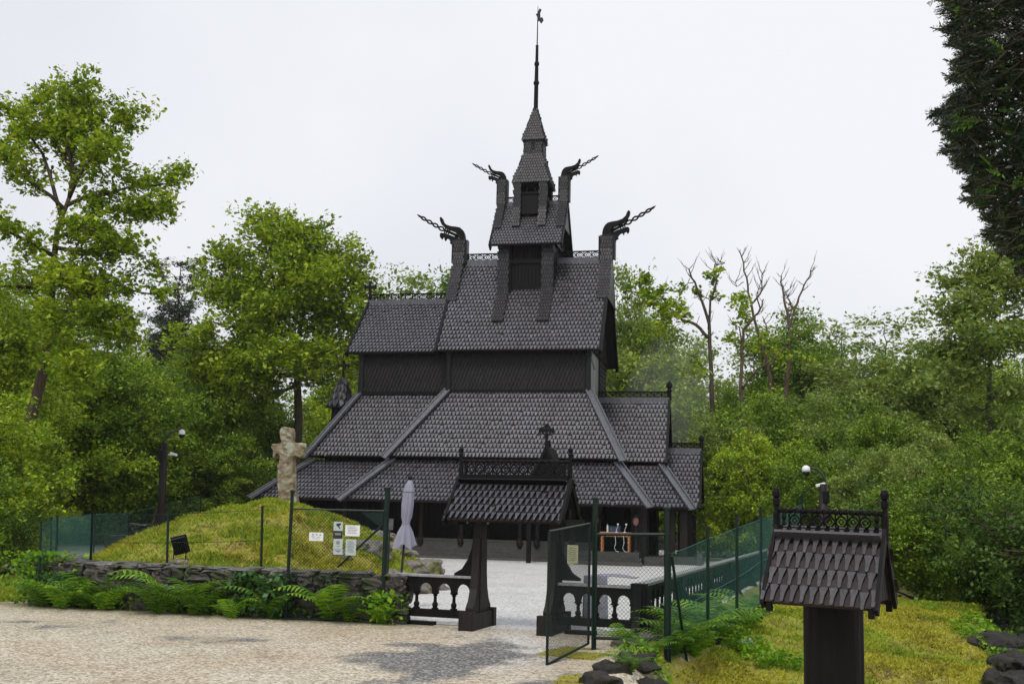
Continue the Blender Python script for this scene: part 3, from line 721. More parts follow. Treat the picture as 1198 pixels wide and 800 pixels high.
# apse turret
mb = MB(); mb.lathe([(.46, 3.6), (.46, 6.75)], (-8.95, 0, 0), 14); ap = cbuild(mb, 'apse_turret', 'tar')
mb = MB(); prof = [(.64, 6.55), (.52, 6.85), (.40, 7.2), (.27, 7.55), (.10, 7.9)]
for i in range(len(prof)-1):
    (ra, za), (rb, zb) = prof[i], prof[i+1]; m = 15
    for k in range(m):
        q = 2*PI*(k+.5*(i % 2))/m; dq = PI/m*.93
        def P_(r, z, qq): return (-8.95+r*math.cos(qq), r*math.sin(qq), z)
        zt = zb+.06
        mb.add([P_(ra*1.07, za+.13, q-dq), P_(ra*1.12, za-.02, q-dq*.3), P_(ra*1.12, za-.02, q+dq*.3), P_(ra*1.07, za+.13, q+dq), P_(rb, zt, q+dq), P_(rb, zt, q-dq),
                P_(ra*1.0, za+.11, q-dq), P_(ra*1.0, za-.02, q)], [(0,1,2,3,4,5), (0,6,7,1), (1,7,2)])
mb.lathe([(.6,6.5),(.3,7.5),(.06,7.95)], (-8.95,0,0), 14)
mb.build('turret_roof', MAT['shingle_flank'], ap)
cross_finial(ap, (-8.95, 0, 7.85), .9)
# ---------------- central turret
tw = thing('ridge_turret', None, None); tw.parent = ch
for k_ in ('label', 'category'):
    if k_ in tw: del tw[k_]
mb = MB()
for u in (-1.22, -.80, .68, 1.12):
    mb.bb(u-.06, u+.06, -1.2, 1.2, 10.4, 13.9)
mb.bb(-1.2, 1.1, -1.08, 1.08, 10.4, 13.0); mb.bb(-1.2, 1.1, -1.0, 1.0, 13.0, 13.9)
mb.bb(-1.2, 1.1, -1.16, -1.08, 12.95, 13.15)
for i in range(14): mb.bb(-1.1+i*.16, -1.07+i*.16, -1.105, -1.08, 11.5, 12.95)
for u in (-.62, -.28, .06, .40): mb.lathe([(.07,0),(.05,.06),(.045,.6),(.07,.66),(.08,.75)], (u+.05, -1.1, 13.1), 8)
body = mb.build('lower_stage', MAT['tar'], tw)
def flank(u0, u1, vt, wt, vk, wk, vb, wb, parent, pw=.115, ph=.2, far=True):
    for s in ((-1, 1) if far else (-1,)):
        mb = MB()
        A = [(u0, s*vk, wk), (u1, s*vk, wk), (u1, s*vt, wt), (u0, s*vt, wt)]; B = [(u0, s*vb, wb), (u1, s*vb, wb), (u1, s*vk, wk), (u0, s*vk, wk)]
        if s > 0: A = [A[1], A[0], A[3], A[2]]; B = [B[1], B[0], B[3], B[2]]
        for P in (A, B):
            mb.slab(P, .12)
            if s < 0: shingles(mb, P, pw, ph, .018)
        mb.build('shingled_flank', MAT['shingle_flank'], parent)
rs = 3.06/4.52
flank(-1.32, -.84, 1.27, 13.9, 1.27, 11.6, (13.25-10.15)*rs+.16, 10.15, tw)
flank(.70, 1.20, 1.27, 13.9, 1.27, 11.6, (13.25-10.15)*rs+.16, 10.15, tw)
BE = 1.62; BR = 16.0
br = roofpart('belfry_roof', [[(-BE-.04,-BE,13.72),(BE-.02,-BE,13.72),(BE-.02,0,BR),(-BE-.04,0,BR)]], tw, pw=.135, ph=.19, th=.017, plainpolys=[[(BE-.02,BE,13.72),(-BE-.04,BE,13.72),(-BE-.04,0,BR),(BE-.02,0,BR)]])
mb = MB()
for u in (-BE-.04, BE-.02):
    for s in (-1, 1): mb = MB(); mb.beam((u, s*(BE+.03), 13.64), (u, 0, BR), .08, .18); mb.build('barge_board', MAT['tar'], br)
for s in (-1, 1): mb = MB(); mb.lathe([(.03,-.25),(.07,-.12),(.05,0)], (s*BE, -BE, 13.7), 8); mb.build('pendant_knob', MAT['tar'], br)
mb = MB()
for u in (-1.35, 1.3): mb = MB(); mb.add([(u,-BE+.1,13.8),(u,BE-.1,13.8),(u,0,BR-.15)], [(0,1,2)]); mb.build('gable_wall', MAT['tar_brown'], br)
cresting(br, -1.3, 1.3, 0, 15.9, .22, .22, .09, .015)
# upper stage (open windows through it)
mb = MB()
for su in (-1, 1):
    for sv in (-1, 1): mb.box((su*.63, sv*.62, 16.15), (.22, .22, 1.5))
    mb.bb(su*.70-.05, su*.70+.05, -.65, .65, 15.4, 16.2)
for sv in (-1, 1):
    mb.bb(-.7, .7, sv*.66-.05, sv*.66+.05, 15.35, 16.34 if sv < 0 else 16.3); mb.bb(-.75, .75, sv*.70-.06, sv*.70+.06, 16.28, 16.38)
    mb.bb(-.74, .74, sv*.66-.06, sv*.66+.06, 16.74 if sv < 0 else 16.83, 16.9)
    for u in (-.2, .2): mb.lathe([(.06,0),(.04,.08),(.04,.35),(.06,.45)], (u, sv*.66, 16.25), 8)
mb.build('upper_stage', MAT['tar'], tw)
r2 = BE/(BR-13.72)
flank(-.78, -.45, .82, 16.85, .82, 15.6, (BR-14.72)*r2+.12, 14.72, tw, .10, .16)
flank(.42, .75, .82, 16.85, .82, 15.6, (BR-14.72)*r2+.12, 14.72, tw, .10, .16)
def pyr(b, zb, t, zt, name, parent, pw, ph, th=.016):
    P = []
    for k in range(4):
        q = [(-1,-1),(1,-1),(1,1),(-1,1)]; a, c = q[k], q[(k+1) % 4]
        P.append([(a[0]*b, a[1]*b, zb), (c[0]*b, c[1]*b, zb), (c[0]*t, c[1]*t, zt), (a[0]*t, a[1]*t, zt)])
    mb = MB()
    for p in P: mb.slab(p, .06); shingles(mb, p, pw, ph, th)
    if b < .6: mb.bb(-b*.9, b*.9, -b*.9, b*.9, zb-.04, zb+.05)
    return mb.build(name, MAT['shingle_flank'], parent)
pyr(.86, 16.82, .44, 18.28, 'spire_roof', tw, .12, .155)
pyr(.44, 18.26, .42, 19.02, 'spire_stage', tw, .11, .15)
mb = MB(); mb.bb(-.10, .08, -.47, -.455, 18.45, 18.92); mb.build('spire_window', MAT['black'], tw)
pyr(.52, 18.96, .075, 20.62, 'spire_cap', tw, .11, .145)
mb = MB(); mb.lathe([(.115,20.5),(.15,20.56),(.105,20.64),(.10,21.8),(.14,21.86),(.14,21.95),(.095,22.02),(.085,22.75),(.12,22.8),(.12,22.9),(.075,22.98),(.065,23.72),(.085,23.76),(.03,23.8),(.022,25.1),(.012,25.75)], (0,0,0), 8)
sp = mb.build('spire_pole', MAT['tar'], tw)
mb = MB(); mb.plate([(-.03,0),(.05,.05),(.13,.0),(.2,.12),(.14,.2),(.07,.16),(.06,.3),(.11,.42),(.04,.44),(-.02,.3),(-.09,.22),(-.03,.15)], .03, Matrix.Translation((.03,0,24.95)) @ Matrix.Rotation(.9, 4, 'Z') @ Matrix.Scale(1.6, 4))
mb.build('weather_vane', MAT['iron'], sp)
# ---------------- dragons
def dragon(parent, u0, u1, ridge, slope, drop, rise, sc, side):
    # neck: shingled saddle that rides the ridge and rises above it
    d = MB(); W = u1-u0
    lv = [(drop*slope+.10, ridge-drop), (slope*drop*.55+.12, ridge-drop*.5), (.30*sc+.04, ridge+.0), (.25*sc, ridge+rise*.5), (.22*sc, ridge+rise)]
    lv = [(max(v, (ridge-w)*slope+.10), w) for v, w in lv]
    for s in (-1, 1):
        for (v0, w0), (v1_, w1) in zip(lv[:-1], lv[1:]):
            P = [(u0, s*v0, w0), (u1, s*v0, w0), (u1, s*v1_, w1), (u0, s*v1_, w1)]
            if s > 0: P = [P[1], P[0], P[3], P[2]]
            d.slab(P, .10)
            if s < 0: shingles(d, P, .115*sc**.3, .17*sc**.4, .014)
    for u in (u0+.03, u1-.03):
        pts = [(-v, w) for v, w in lv]+[(v, w) for v, w in reversed(lv)]
        n = len(pts); vs = [(u-.02, v, w) for v, w in pts]+[(u+.02, v, w) for v, w in pts]
        k = len(lv)
        fs = []
        for i in range(k-1):
            fs += [(i, i+1, 2*k-2-i, 2*k-1-i), (n+2*k-1-i, n+2*k-2-i, n+i+1, n+i)]
        d.add(vs, fs)
    # notched edges
    z = ridge+.05
    while z < ridge+rise:
        for u in ((u0-.07*sc), (u1+.07*sc)):
            if (side > 0 and u > u1 and z < ridge-.0): continue
            d.bb(u-.045*sc, u+.045*sc, -.20*sc, .20*sc, z, z+.05*sc)
        z += .10*sc
    for u in (u0-.125*sc, u1+.125*sc): d.bb(u-.012, u+.012, -.2*sc, .2*sc, ridge+.03, ridge+rise+.0)
    nk = d.build('dragon_neck', MAT['shingle_flank'], parent)
    zx = [(285,322),(286,290),(292,262),(305,236),(325,218),(355,210),(395,205),(430,193),(455,171),(467,140),(476,130),(487,137),(483,160),(469,191),(447,213),(420,227),(390,238),(365,250),(348,268),(345,284)]
    lo = [(345,284),(372,285),(400,272),(440,260),(472,252),(482,262),(480,286),(468,300),(459,284),(446,291),(441,313),(430,294),(416,298),(404,312),(396,330),(404,334),(384,345),(388,356),(372,350),(362,342),(360,322),(330,320)]
    k = 1/160*sc
    cxm = 322
    off = (u0+u1)/2
    def tr(p): return ((p[0]-cxm)*k*side+off, (320-p[1])*k+ridge+rise-.03)
    h = MB()
    for ol, th in ((zx+[(330,300),(330,322)], .24*sc), (lo, .20*sc)):
        pts = [tr(p) for p in ol]
        if side > 0: pts = pts[::-1]
        # split outline into convex-ish strips through triangulated n-gon
        h.plate(pts, th)
    h.tube([(tr((345,283))[0], 0, tr((345,283))[1]), (tr((458,226))[0], 0, tr((458,226))[1])], .05*sc, 6)
    h.tube([(tr((352,268))[0], .03, tr((352,268))[1]), (tr((430,232))[0], .03, tr((430,232))[1])], .035*sc, 6)
    for a, b in (((424,212),(440,268)), ((440,205),(452,262)), ((408,225),(420,262))): h.tube([(tr(a)[0], 0, tr(a)[1]), (tr(b)[0], 0, tr(b)[1])], .035*sc, 6)
    a, b = Vector((tr((452,230))[0], 0, tr((452,230))[1])), Vector((tr((640,120))[0], 0, tr((640,120))[1]))
    dd = (b-a); L = dd.length; dd.normalize(); pn = Vector((-dd.z, 0, dd.x))
    for ph in (0, PI):
        h.tube([a+dd*(L*i/36)+pn*math.sin(ph+i/36*PI*4)*.085*sc*(1-.35*i/36)+Vector((0, .02*math.cos(i/36*PI*4+ph), 0)) for i in range(37)], .042*sc, 5)
    e = Vector((tr((672,99))[0], 0, tr((672,99))[1]))
    h.tube([b-dd*.05, b+dd*.1*sc, e], [.05*sc, .055*sc, .008], 6)
    h.build('dragon_head', MAT['tar'], nk)
dragon(nroof, Rl-.10, Rl+.36, HR, rs, 2.0, 1.12, 1.0, -1)
dragon(nroof, 3.20, 3.68, HR, rs, 2.0, 1.12, 1.0, 1)
dragon(br, -1.66, -1.32, BR, r2, 1.35, 1.18, .70, -1)
dragon(br, 1.26, 1.60, BR, r2, 1.35, 1.25, .72, 1)

# table and the things on it
def C2W(u, v, w): return Vector((CX+u*math.cos(CA)+v*math.sin(CA), CY-u*math.sin(CA)+v*math.cos(CA), w))
t = thing('small_table', 'small orange pine table standing on the black step before the carved church portal', 'table', C2W(4.52, -4.95, .50), -CA)
mb = MB(); mb.bb(-.60, .60, -.28, .28, .70, .75); mb.build('table_top', MAT['table'], t, bevel=.008)
mb = MB(); mb.bb(-.54, .54, -.25, -.225, .58, .70); mb.bb(-.54, .54, .225, .25, .58, .70); mb.bb(-.54, -.52, -.22, .22, .58, .70); mb.bb(.52, .54, -.22, .22, .58, .70); mb.build('apron', MAT['table'], t)
for sx in (-1, 1):
    for sy in (-1, 1):
        mb = MB(); mb.box((sx*.52, sy*.22, .35), (.06, .06, .70), taper=1.15); mb.build('leg', MAT['table'], t)
q = C2W(4.2, -5.02, 1.25); mb = MB(); mb.lathe([(.035,0),(.035,.24),(.012,.27),(.006,.30)], (0,0,0), 10); o = mb.build('candle', MAT['white']); o.location = q; tag(o, 'white candle standing at the left end of the orange table', 'candle')
q = C2W(4.46, -4.85, 1.25); mb = MB(); mb.box((0,0,.10), (.44,.24,.20), taper=1.08); mb.box((0,0,.215), (.50,.29,.03)); o = mb.build('plastic_box', MAT['blue'], bevel=.01); o.location = q; o.rotation_euler[2] = -CA; tag(o, 'dark blue plastic box with lid on the orange table', 'box')
for u, lab in ((4.56, 'white flexible lamp bent leftwards on the orange table, the one beside the candle'), (4.88, 'white flexible lamp near the right end of the orange table')):
    t = thing('gooseneck_lamp', lab, 'lamp', C2W(u, -5.12, 1.25), -CA, 'white gooseneck lamps')
    mb = MB(); mb.tube([(0,0,0),(.0,0,.10),(.05,0,.2),(.06,-.03,.27)], .009, 6); mb.lathe([(.06,0),(.05,.015)], (0,0,0), 10); mb.build('neck', MAT['white'], t)
    mb = MB(); mb.lathe([(.015,-.035),(.042,-.015),(.045,.02),(.015,.04)], (.06,-.03,.3), 10); mb.build('lamp_head', MAT['white'], t)
    mb = MB(); mb.tube([(0,-.18,.01),(-.02,-.20,-.15),(.0,-.21,-.4),(-.05,-.22,-.6),(.02,-.2,-.72),(.12,-.2,-.735)], .009, 5); mb.build('cable', MAT['white'], t)
# ------------------------------------------------------------------ forecourt line
PA = .33; PO = Vector((-.47, 18.88, 0)); PU = Vector((math.cos(PA), -math.sin(PA), 0)); PV = Vector((math.sin(PA), math.cos(PA), 0))
def PW(u, v, z=0): return PO+PU*u+PV*v+Vector((0, 0, z))
# gateway with its little shingled roof
t = thing('roofed_gateway', 'black wooden gateway with a small shingled roof and openwork ridge before the church', 'gateway', PO, -PA)
GW = 1.36
for u, s in ((0, -1), (GW, 1)):
    mb = MB(); mb.bb(u-.075, u+.075, -.12, .12, .2, 2.48)
    pm = mb.build('gate_post', MAT['tar_brown'], t)
    mb = MB(); mb.bb(u-.11, u+.11, -.56, .56, 0, .27); mb.bb(u-.13, u+.13, -.58, -.44, .0, .31); mb.bb(u-.13, u+.13, .44, .58, .0, .31); mb.build('foot_beam', MAT['tar_brown'], pm)
    for q in (-1, 1):
        mb = MB(); pts = [(.10,.27),(.44,.27),(.44,.36),(.34,.47),(.26,.66),(.215,.92),(.195,1.2),(.185,1.5),(.10,1.5)]
        M = Matrix.Translation((u, 0, 0)) @ Matrix.Rotation(PI/2*q, 4, 'Z')
        mb.plate(pts, .13, M); mb.build('curved_buttress', MAT['tar_brown'], pm)
    mb = MB(); mb.plate([(.07,.86),(.44,.86),(.44,.90),(.30,.98),(.20,1.14),(.13,1.34),(.10,1.6),(.07,1.85)], .11, Matrix.Translation((u, 0, 0)) @ (Matrix.Rotation(PI, 4, 'Z') if s < 0 else Matrix.Identity(4)))
    mb.build('curved_bracket', MAT['tar'], pm)
mb = MB(); mb.bb(-.25, GW+.25, -.08, .08, 1.86, 2.02); mb.bb(-.35, -.2, -.58, .58, 1.74, 1.86); mb.bb(GW+.2, GW+.35, -.58, .58, 1.74, 1.86); mb.build('cross_beam', MAT['tar'], t)
x0, x1 = -.42, GW+.26; re, rh, rr = .60, 1.82, 2.50
rp = roofpart('gate_roof', [[(x0,-re,rh),(x1,-re,rh),(x1,0,rr),(x0,0,rr)], [(x1,re,rh),(x0,re,rh),(x0,0,rr),(x1,0,rr)]], t, 'shingle_big', .106, .16, .024, .05, 'ogee')
for u in (x0, x1):
    for s in (-1, 1): mb = MB(); mb.beam((u, s*(re+.06), rh-.07), (u, 0, rr+.01), .05, .13); mb.build('barge_board', MAT['tar'], rp)
for s in (-1, 1): mb = MB(); mb.beam((x0+.05, s*.11, rr-.05), (x1-.05, s*.11, rr-.05), .03, .22, (0, s*.77, .64)); mb.build('ridge_board', MAT['tar'], rp)
mb = MB(); mb.bb(x0+.04, x1-.04, -.06, .06, rr-.04, rr+.10); scroll(mb, x0+.14, x1-.14, 0, rr+.09, rr+.30, .013, .16); rope(mb, (x0+.0, 0, rr+.33), (x1-.0, 0, rr+.33), .032, .20)
for x in (x0+.04, x1-.04, x0+.12, x1-.12): mb.bb(x-.022, x+.022, -.03, .03, rr+.08, rr+.31)
mb.build('ridge_crest', MAT['tar'], rp)
for x in (x0+.02, x1-.02): mb = MB(); mb.lathe([(.035,0),(.03,.42),(.05,.45),(.03,.48),(.045,.54),(.01,.58)], (x, 0, rr), 8); mb.build('finial', MAT['tar'], rp)
for x in (-.25, -.02, .35): mb = MB(); mb.lathe([(.01,0),(.022,.04),(.02,.07)], (x-.05, -.45, 1.75), 8); mb.build('peg_knob', MAT['metal_grey'], rp)

# balustrades
def baluster(h, r=.055):
    mb = MB(); mb.lathe([(r*1.15,0),(r*1.15,h*.08),(r*.7,h*.12),(r*.95,h*.24),(r*.9,h*.34),(r*.55,h*.45),(r*.5,h*.78),(r*.9,h*.82),(r*.55,h*.86),(r*1.2,h*.92),(r*1.3,h)], (0,0,0), 10)
    return mb
def arch_row(mb, n, bay, z0, z1, r, th, x0=0):
    for b in range(n):
        cx = x0+(b+.5)*bay; k = 8
        for i in range(k):
            q0, q1 = PI*i/k, PI*(i+1)/k
            xa, xb = cx+r*math.cos(q0), cx+r*math.cos(q1); za, zb = z0+r*math.sin(q0), z0+r*math.sin(q1)
            if i == 0: xa2 = cx+bay/2
            else: xa2 = xa
            xb2 = cx-bay/2 if i == k-1 else xb
            mb.plate([(xb, zb), (xa, za), (xa2, z1), (xb2, z1)], th)
        for s in (-1, 1):
            a, c = cx+s*r, cx+s*bay/2
            lo, hi = min(a, c), max(a, c)
            if hi-lo > .002: mb.bb(lo, hi, -th/2, th/2, z0-.04, z0+.001)
        for s in (-1,1):
            a, c = cx+s*r, cx+s*bay/2
            mb.add([(a,-th/2,z0),(c,-th/2,z0),(c,-th/2,z1)], [(0,1,2) if s > 0 else (2,1,0)])
def balustrade(name, label, loc, rz, n, bay, h=.90, piers=(), rail_mat='plank_grey', buttress=False):
    t = thing(name, label, 'balustrade', loc, rz); L = n*bay
    mb = MB(); mb.bb(-.05, L+.05, -.085, .085, h-.045, h); mb.build('top_rail', MAT[rail_mat], t, bevel=.008)
    mb = MB(); arch_row(mb, n, bay, h-.27, h-.047, bay*.36, .09); mb.build('arch_board', MAT['tar'], t)
    mb = MB(); mb.bb(-.03, L+.03, -.06, .06, .14, .27); mb.bb(.1, L*.5, -.09, .09, .0, .06); mb.build('bottom_rail', MAT['tar'], t)
    bm = baluster(h-.27-.30)
    b0 = None
    for i in range(n+1):
        if i*bay in piers: continue
        if b0 is None: b0 = bm.build('baluster', MAT['tar'], t); c = b0
        else: c = b0.copy(); COL.objects.link(c); c.parent = t
        c.location = (i*bay, 0, .27)
    return t
b1 = balustrade('balustrade', 'short black arched balustrade between the stone wall and the left gateway post', PW(-1.50, 0), -PA, 4, .35, .86)
b2 = balustrade('balustrade', 'black arched balustrade right of the gateway behind the open wire gate leaf', PW(GW+.1, 0, .0), -PA, 4, .31, .82)
RC = PW(GW+.1+4*.31+.1, 0, .0)
t = thing('corner_post', 'thick black carved corner post with curved foot where the two balustrades meet', 'post', RC, -PA)
mb = MB(); mb.bb(-.12, .12, -.12, .12, -.35, .86); mb.build('shaft', MAT['tar'], t)
for q in (0, 1, -1):
    mb = MB(); mb.plate([(.11,-.05),(.42,-.05),(.44,.06),(.34,.12),(.26,.26),(.20,.5),(.15,.80),(.11,.80)], .13, Matrix.Rotation(PI/2*q, 4, 'Z')); mb.build('curved_buttress', MAT['tar'], t)
# long side balustrade, section after section, each with a pier
RD = Vector((PV.x, PV.y, 0)); sec = 3.6
for k in range(8):
    p = RC+RD*(.15+k*sec); q = RC+RD*(.15+(k+1)*sec); za, zb = Tz(p.x-.5, p.y), Tz(q.x-.5, q.y)
    ordn = ['first','second','third','fourth','fifth','sixth','seventh','eighth','ninth','tenth','eleventh','twelfth','thirteenth'][k]
    t = thing('side_balustrade', f'{ordn} section, counted from the corner post, of the long side balustrade running back', 'balustrade', (p.x, p.y, za-.04), PI/2-PA, 'sections of the side balustrade')
    t.rotation_euler[1] = -math.atan2(zb-za, sec)
    mb = MB(); mb.bb(0, sec, -.10, .10, .855, .90); mb.build('top_rail', MAT['plank_grey'], t)
    mb = MB(); arch_row(mb, 8, (sec-.34)/8, .66, .853, .13, .09, .17); mb.build('arch_board', MAT['tar'], t)
    mb = MB(); mb.bb(0, sec, -.07, .07, .10, .24); mb.bb(0, sec, -.12, .12, -.5, .06); mb.build('bottom_rail', MAT['tar'], t)
    mb = MB(); mb.bb(-.17, .17, -.09, .09, .0, .85); mb.plate([(0,.0),(.38,.0),(.33,.12),(.18,.5),(.0,.75)], .12, Matrix.Rotation(-PI/2, 4, 'Z')); mb.build('pier', MAT['tar'], t)
    b0 = None
    for i in range(7):
        if b0 is None: b0 = baluster(.40, .05).build('baluster', MAT['tar'], t); c = b0
        else: c = b0.copy(); COL.objects.link(c); c.parent = t
        c.location = (.17+(i+1)*(sec-.34)/8, 0, .24)
# blue-grey cloth on the rail
mb = MB(); N = 14
for i in range(N):
    for j in range(5):
        def cp(i, j): a = i/N; return (a*.85-.1, (j/4-.5)*.34, .02+.05*math.sin(a*PI)*(1-abs(j/4-.5)*1.3)+.02*noise.noise(Vector((i*.7, j*.9, 3))))
        mb.add([cp(i,j), cp(i+1,j), cp(i+1,min(4,j+1)), cp(i,min(4,j+1))], [(0,1,2,3)]) if j < 4 else None
o = mb.build('wet_cloth', MAT['canvas'], smooth=True); o.location = PW(GW+.1+.55, 0, .935); o.rotation_euler[2] = -PA; sld = o.modifiers.new('thick', 'SOLIDIFY'); sld.thickness = .012
tag(o, 'bluish grey wet cloth lying on the balustrade rail right of the gate post', 'cloth')
# A-frame board behind the balustrade
t = thing('folding_signboard', 'grey folding A-shaped signboard standing on the white gravel behind the right balustrade', 'signboard', PW(GW+.32, 1.5, .02), -PA+.35)
for s, nm in ((-1, 'front_panel'), (1, 'rear_panel')):
    mb = MB(); mb.beam((0, s*.25, 0), (0, s*.02, .85), .42, .02, (0, -s, .3)); mb.build(nm, MAT['metal_grey'], t)
for x in (-.2, .2):
    mb = MB(); mb.beam((x, -.17, .3), (x, .17, .3), .02, .03); mb.build('strut', MAT['iron'], t)

# stone walls
WA, WB = G(58, 706), PW(-1.45, .02)
dw = drywall('stone_wall', (WA.x, WA.y, 0), (WB.x, WB.y, 0), .76, .50, 'low dark dry stone wall with pale cap stones and ferns growing before it', seed=4)
W2 = Vector((WA.x-.5, WA.y+2.4, 0)); drywall('stone_wall_return', (W2.x, W2.y, 0), (WA.x+.1, WA.y, 0), .72, .5, 'short return of the stone wall running back at its left end', seed=9)
p, q = D(128, 642, 45), D(245, 640, 45); drywall('terrace_wall', (p.x, p.y, Tz(p.x, p.y)-.1), (q.x, q.y, .0), .62, .6, 'lower layered stone terrace wall behind the white gravel at left', seed=12, row=.2)
p, q = D(150, 628, 46.6), D(250, 626, 46.6); drywall('terrace_wall', (p.x, p.y, .3), (q.x, q.y, .3), .68, .8, 'upper stone terrace wall beside the foot of the camera pole', seed=13, row=.22)
p, q = D(745, 640, 61), D(945, 640, 61); drywall('boundary_wall', (p.x, p.y, Tz(p.x, p.y)-.05), (q.x, q.y, Tz(q.x, q.y)-.05), .82, .6, 'low stone boundary wall at the far edge of the gravel right of the church', seed=15, row=.24)
# rocky foot of the mound
rr = random.Random(5)
for i in range(34):
    q = rr.uniform(-.75, 1.0); dd_ = rr.uniform(.62, 1.02); x_ = MX+MRX*.93*math.cos(q)*dd_; y_ = MY+MRY*math.sin(q)*dd_; s = rr.uniform(.3, .85)
    if y_ < 24.6: continue
    rock('mound_rock', (x_, y_, Tz(x_, y_)+.02), (s*1.2, s*1.3, s*.6), rr.random()*3, 50+i, MAT['rock'], 'mossy grey rock cropping out at the right foot of the grassy mound', 'rock', .5, group='rocks at the foot of the mound')

# wire mesh built of real wires
def wire_mesh(name, P00, P10, P11, P01, pitch, r, mat, parent, cols=None):
    """quad corners (bl, br, tr, tl); diagonal wires"""
    P00, P10, P11, P01 = map(Vector, (P00, P10, P11, P01))
    W = (P10-P00).length; H = (P01-P00).length; vs = []; qs = []
    def pt(x, y): a, b = x/W, y/H; return (P00*(1-a)+P10*a)*(1-b)+(P01*(1-a)+P11*a)*b
    nrm = (P10-P00).cross(P01-P00).normalized()
    for s in (1, -1):
        c = -H
        while c < W:
            # x = c + t (s=1)  or mirrored
            t0, t1 = max(0, -c), min(H, W-c)
            if t1-t0 > .01:
                xa, ya, xb, yb = c+t0, t0, c+t1, t1
                if s < 0: xa, xb = W-xa, W-xb
                k = max(1, int((t1-t0)/.8))
                for i in range(k):
                    f0, f1 = i/k, (i+1)/k
                    a = pt(xa+(xb-xa)*f0, ya+(yb-ya)*f0); b = pt(xa+(xb-xa)*f1, ya+(yb-ya)*f1)
                    d = (b-a).normalized(); sd = d.cross(nrm)*r; up = nrm*r
                    n = len(vs); vs += [a+sd, a-sd*.5+up*.87, a-sd*.5-up*.87, b+sd, b-sd*.5+up*.87, b-sd*.5-up*.87]
                    qs += [(n, n+1, n+4, n+3), (n+1, n+2, n+5, n+4), (n+2, n, n+3, n+5)]
            c += pitch
    return np_mesh(name, np.array([tuple(v) for v in vs]), np.array(qs), mat, parent)
def post(mb, a, b, r=.03): mb.tube([a, b], r, 8)
def meshfence(name, label, pts, mat, pitch, r, pr=.024, cat='fence', extra=()):
    """pts: list of (bottom, mesh top, post bottom, post top)"""
    t = thing(name, label, cat, tuple(pts[0][0])); o = Vector(pts[0][0])
    for i, (b, tp, pb, pt_) in enumerate(pts):
        mb = MB(); post(mb, Vector(pb)-o, Vector(pt_)-o, pr); mb.tube([Vector(pt_)-o, Vector(pt_)-o+Vector((0,0,.02))], pr*1.25, 8); mb.build('post', MAT['green_metal'], t)
    for i in range(len(pts)-1):
        a, b = pts[i], pts[i+1]
        wire_mesh('wire_mesh', Vector(a[0])-o, Vector(b[0])-o, Vector(b[1])-o, Vector(a[1])-o, pitch, r, mat, t)
        mb = MB()
        for k in (0, .5, 1):
            p = (Vector(a[0])*(1-k)+Vector(a[1])*k)-o; q = (Vector(b[0])*(1-k)+Vector(b[1])*k)-o
            mb.tube([p, p*.5+q*.5-Vector((0,0,.012)), q], .005, 5)
        mb.build('tension_wire', mat, t)
    return t
# left fence along the wall
L = []
for px, pt_, pb, yy in ((307, 593, 668, 20.5), (197, 598, 668, 21.0), (108, 600, 664, 21.5), (67, 604, 668, 21.8)):
    b, tp = D(px, pb, yy), D(px, pt_, yy); L.append((b, tp-Vector((0,0,.05)), b-Vector((0,0,.7)), tp))
b, tp = D(48, 676, 20.9), D(48, 611, 20.9); L.append((b, tp-Vector((0,0,.03)), b-Vector((0,0,.6)), tp))
meshfence('wire_fence', 'green wire mesh fence on thin posts rising behind the stone wall at left', L[2:], MAT['teal_wire'], .055, .0026)
meshfence('wire_fence', 'thin sagging wire mesh fence before the mound between two tall black posts', L[:3], MAT['dark_wire'], .085, .0011)
b0_, t0_ = D(60, 668, 23.0), D(60, 606, 23.0); b1_, t1_ = D(110, 650, 33), D(110, 601, 33); b2_, t2_ = D(235, 636, 44.5), D(235, 580, 44.5)
b3_, t3_ = D(150, 645, 40), D(150, 600, 40)
meshfence('rear_wire_fence', 'teal wire mesh fence running back along the trees behind the left gravel', [(b0_, t0_, b0_-Vector((0,0,.2)), t0_), (b1_, t1_, b1_-Vector((0,0,.2)), t1_), (b3_, t3_, b3_-Vector((0,0,.2)), t3_), (b2_, t2_, b2_-Vector((0,0,.2)), t2_)], MAT['teal_wire'], .10, .0013)
# left wire gate leaf with signs
def gate_frame(t, A, B, zb, zt, dz=0.0, r=.020, diag=None, wire=True, pitch=.06, name='frame'):
    """A,B horizontal ends in world; frame parts in local coordinates of t"""
    o = Vector(t.location); a0_, b0_ = Vector((A.x, A.y, zb))-o, Vector((B.x, B.y, zb+dz))-o; a1_, b1_ = a0_+Vector((0,0,zt-zb)), b0_+Vector((0,0,zt-zb))
    mb = MB(); mb.tube([a0_, b0_, b1_, a1_, a0_], r, 8, False); mb.build(name, MAT['green_metal'], t)
    if diag: mb = MB(); f = lambda p: a0_*(1-p[0])*(1-p[1])+b0_*p[0]*(1-p[1])+a1_*(1-p[0])*p[1]+b1_*p[0]*p[1]; mb.tube([f(diag[0]), f(diag[1])], r, 8); mb.build('diagonal_brace', MAT['green_metal'], t)
    if wire: wire_mesh('wire_mesh', a0_, b0_, b1_, a1_, pitch, .0028, MAT['dark_wire'], t)
A, B = G(334, 724), G(447, 729)
t = thing('wire_gate', 'closed green wire gate leaf with white signs before the stone wall', 'gate', (A.x, A.y, 0))
gate_frame(t, A, B, .02, 1.93, diag=((.52, .48), (.97, .88)))
for i, (p, tp) in enumerate(((A, 2.22), (B, 2.31))):
    mb = MB(); post(mb, p-A-Vector((0,0,.2)), p-A+Vector((0,0,tp)), .030 if i == 0 else .046); mb.lathe([(.05+.02*i,0),(.05+.02*i,.03),(.02,.05)], p-A+Vector((0,0,tp)), 8); mb.build('gate_post', MAT['green_metal'], t)
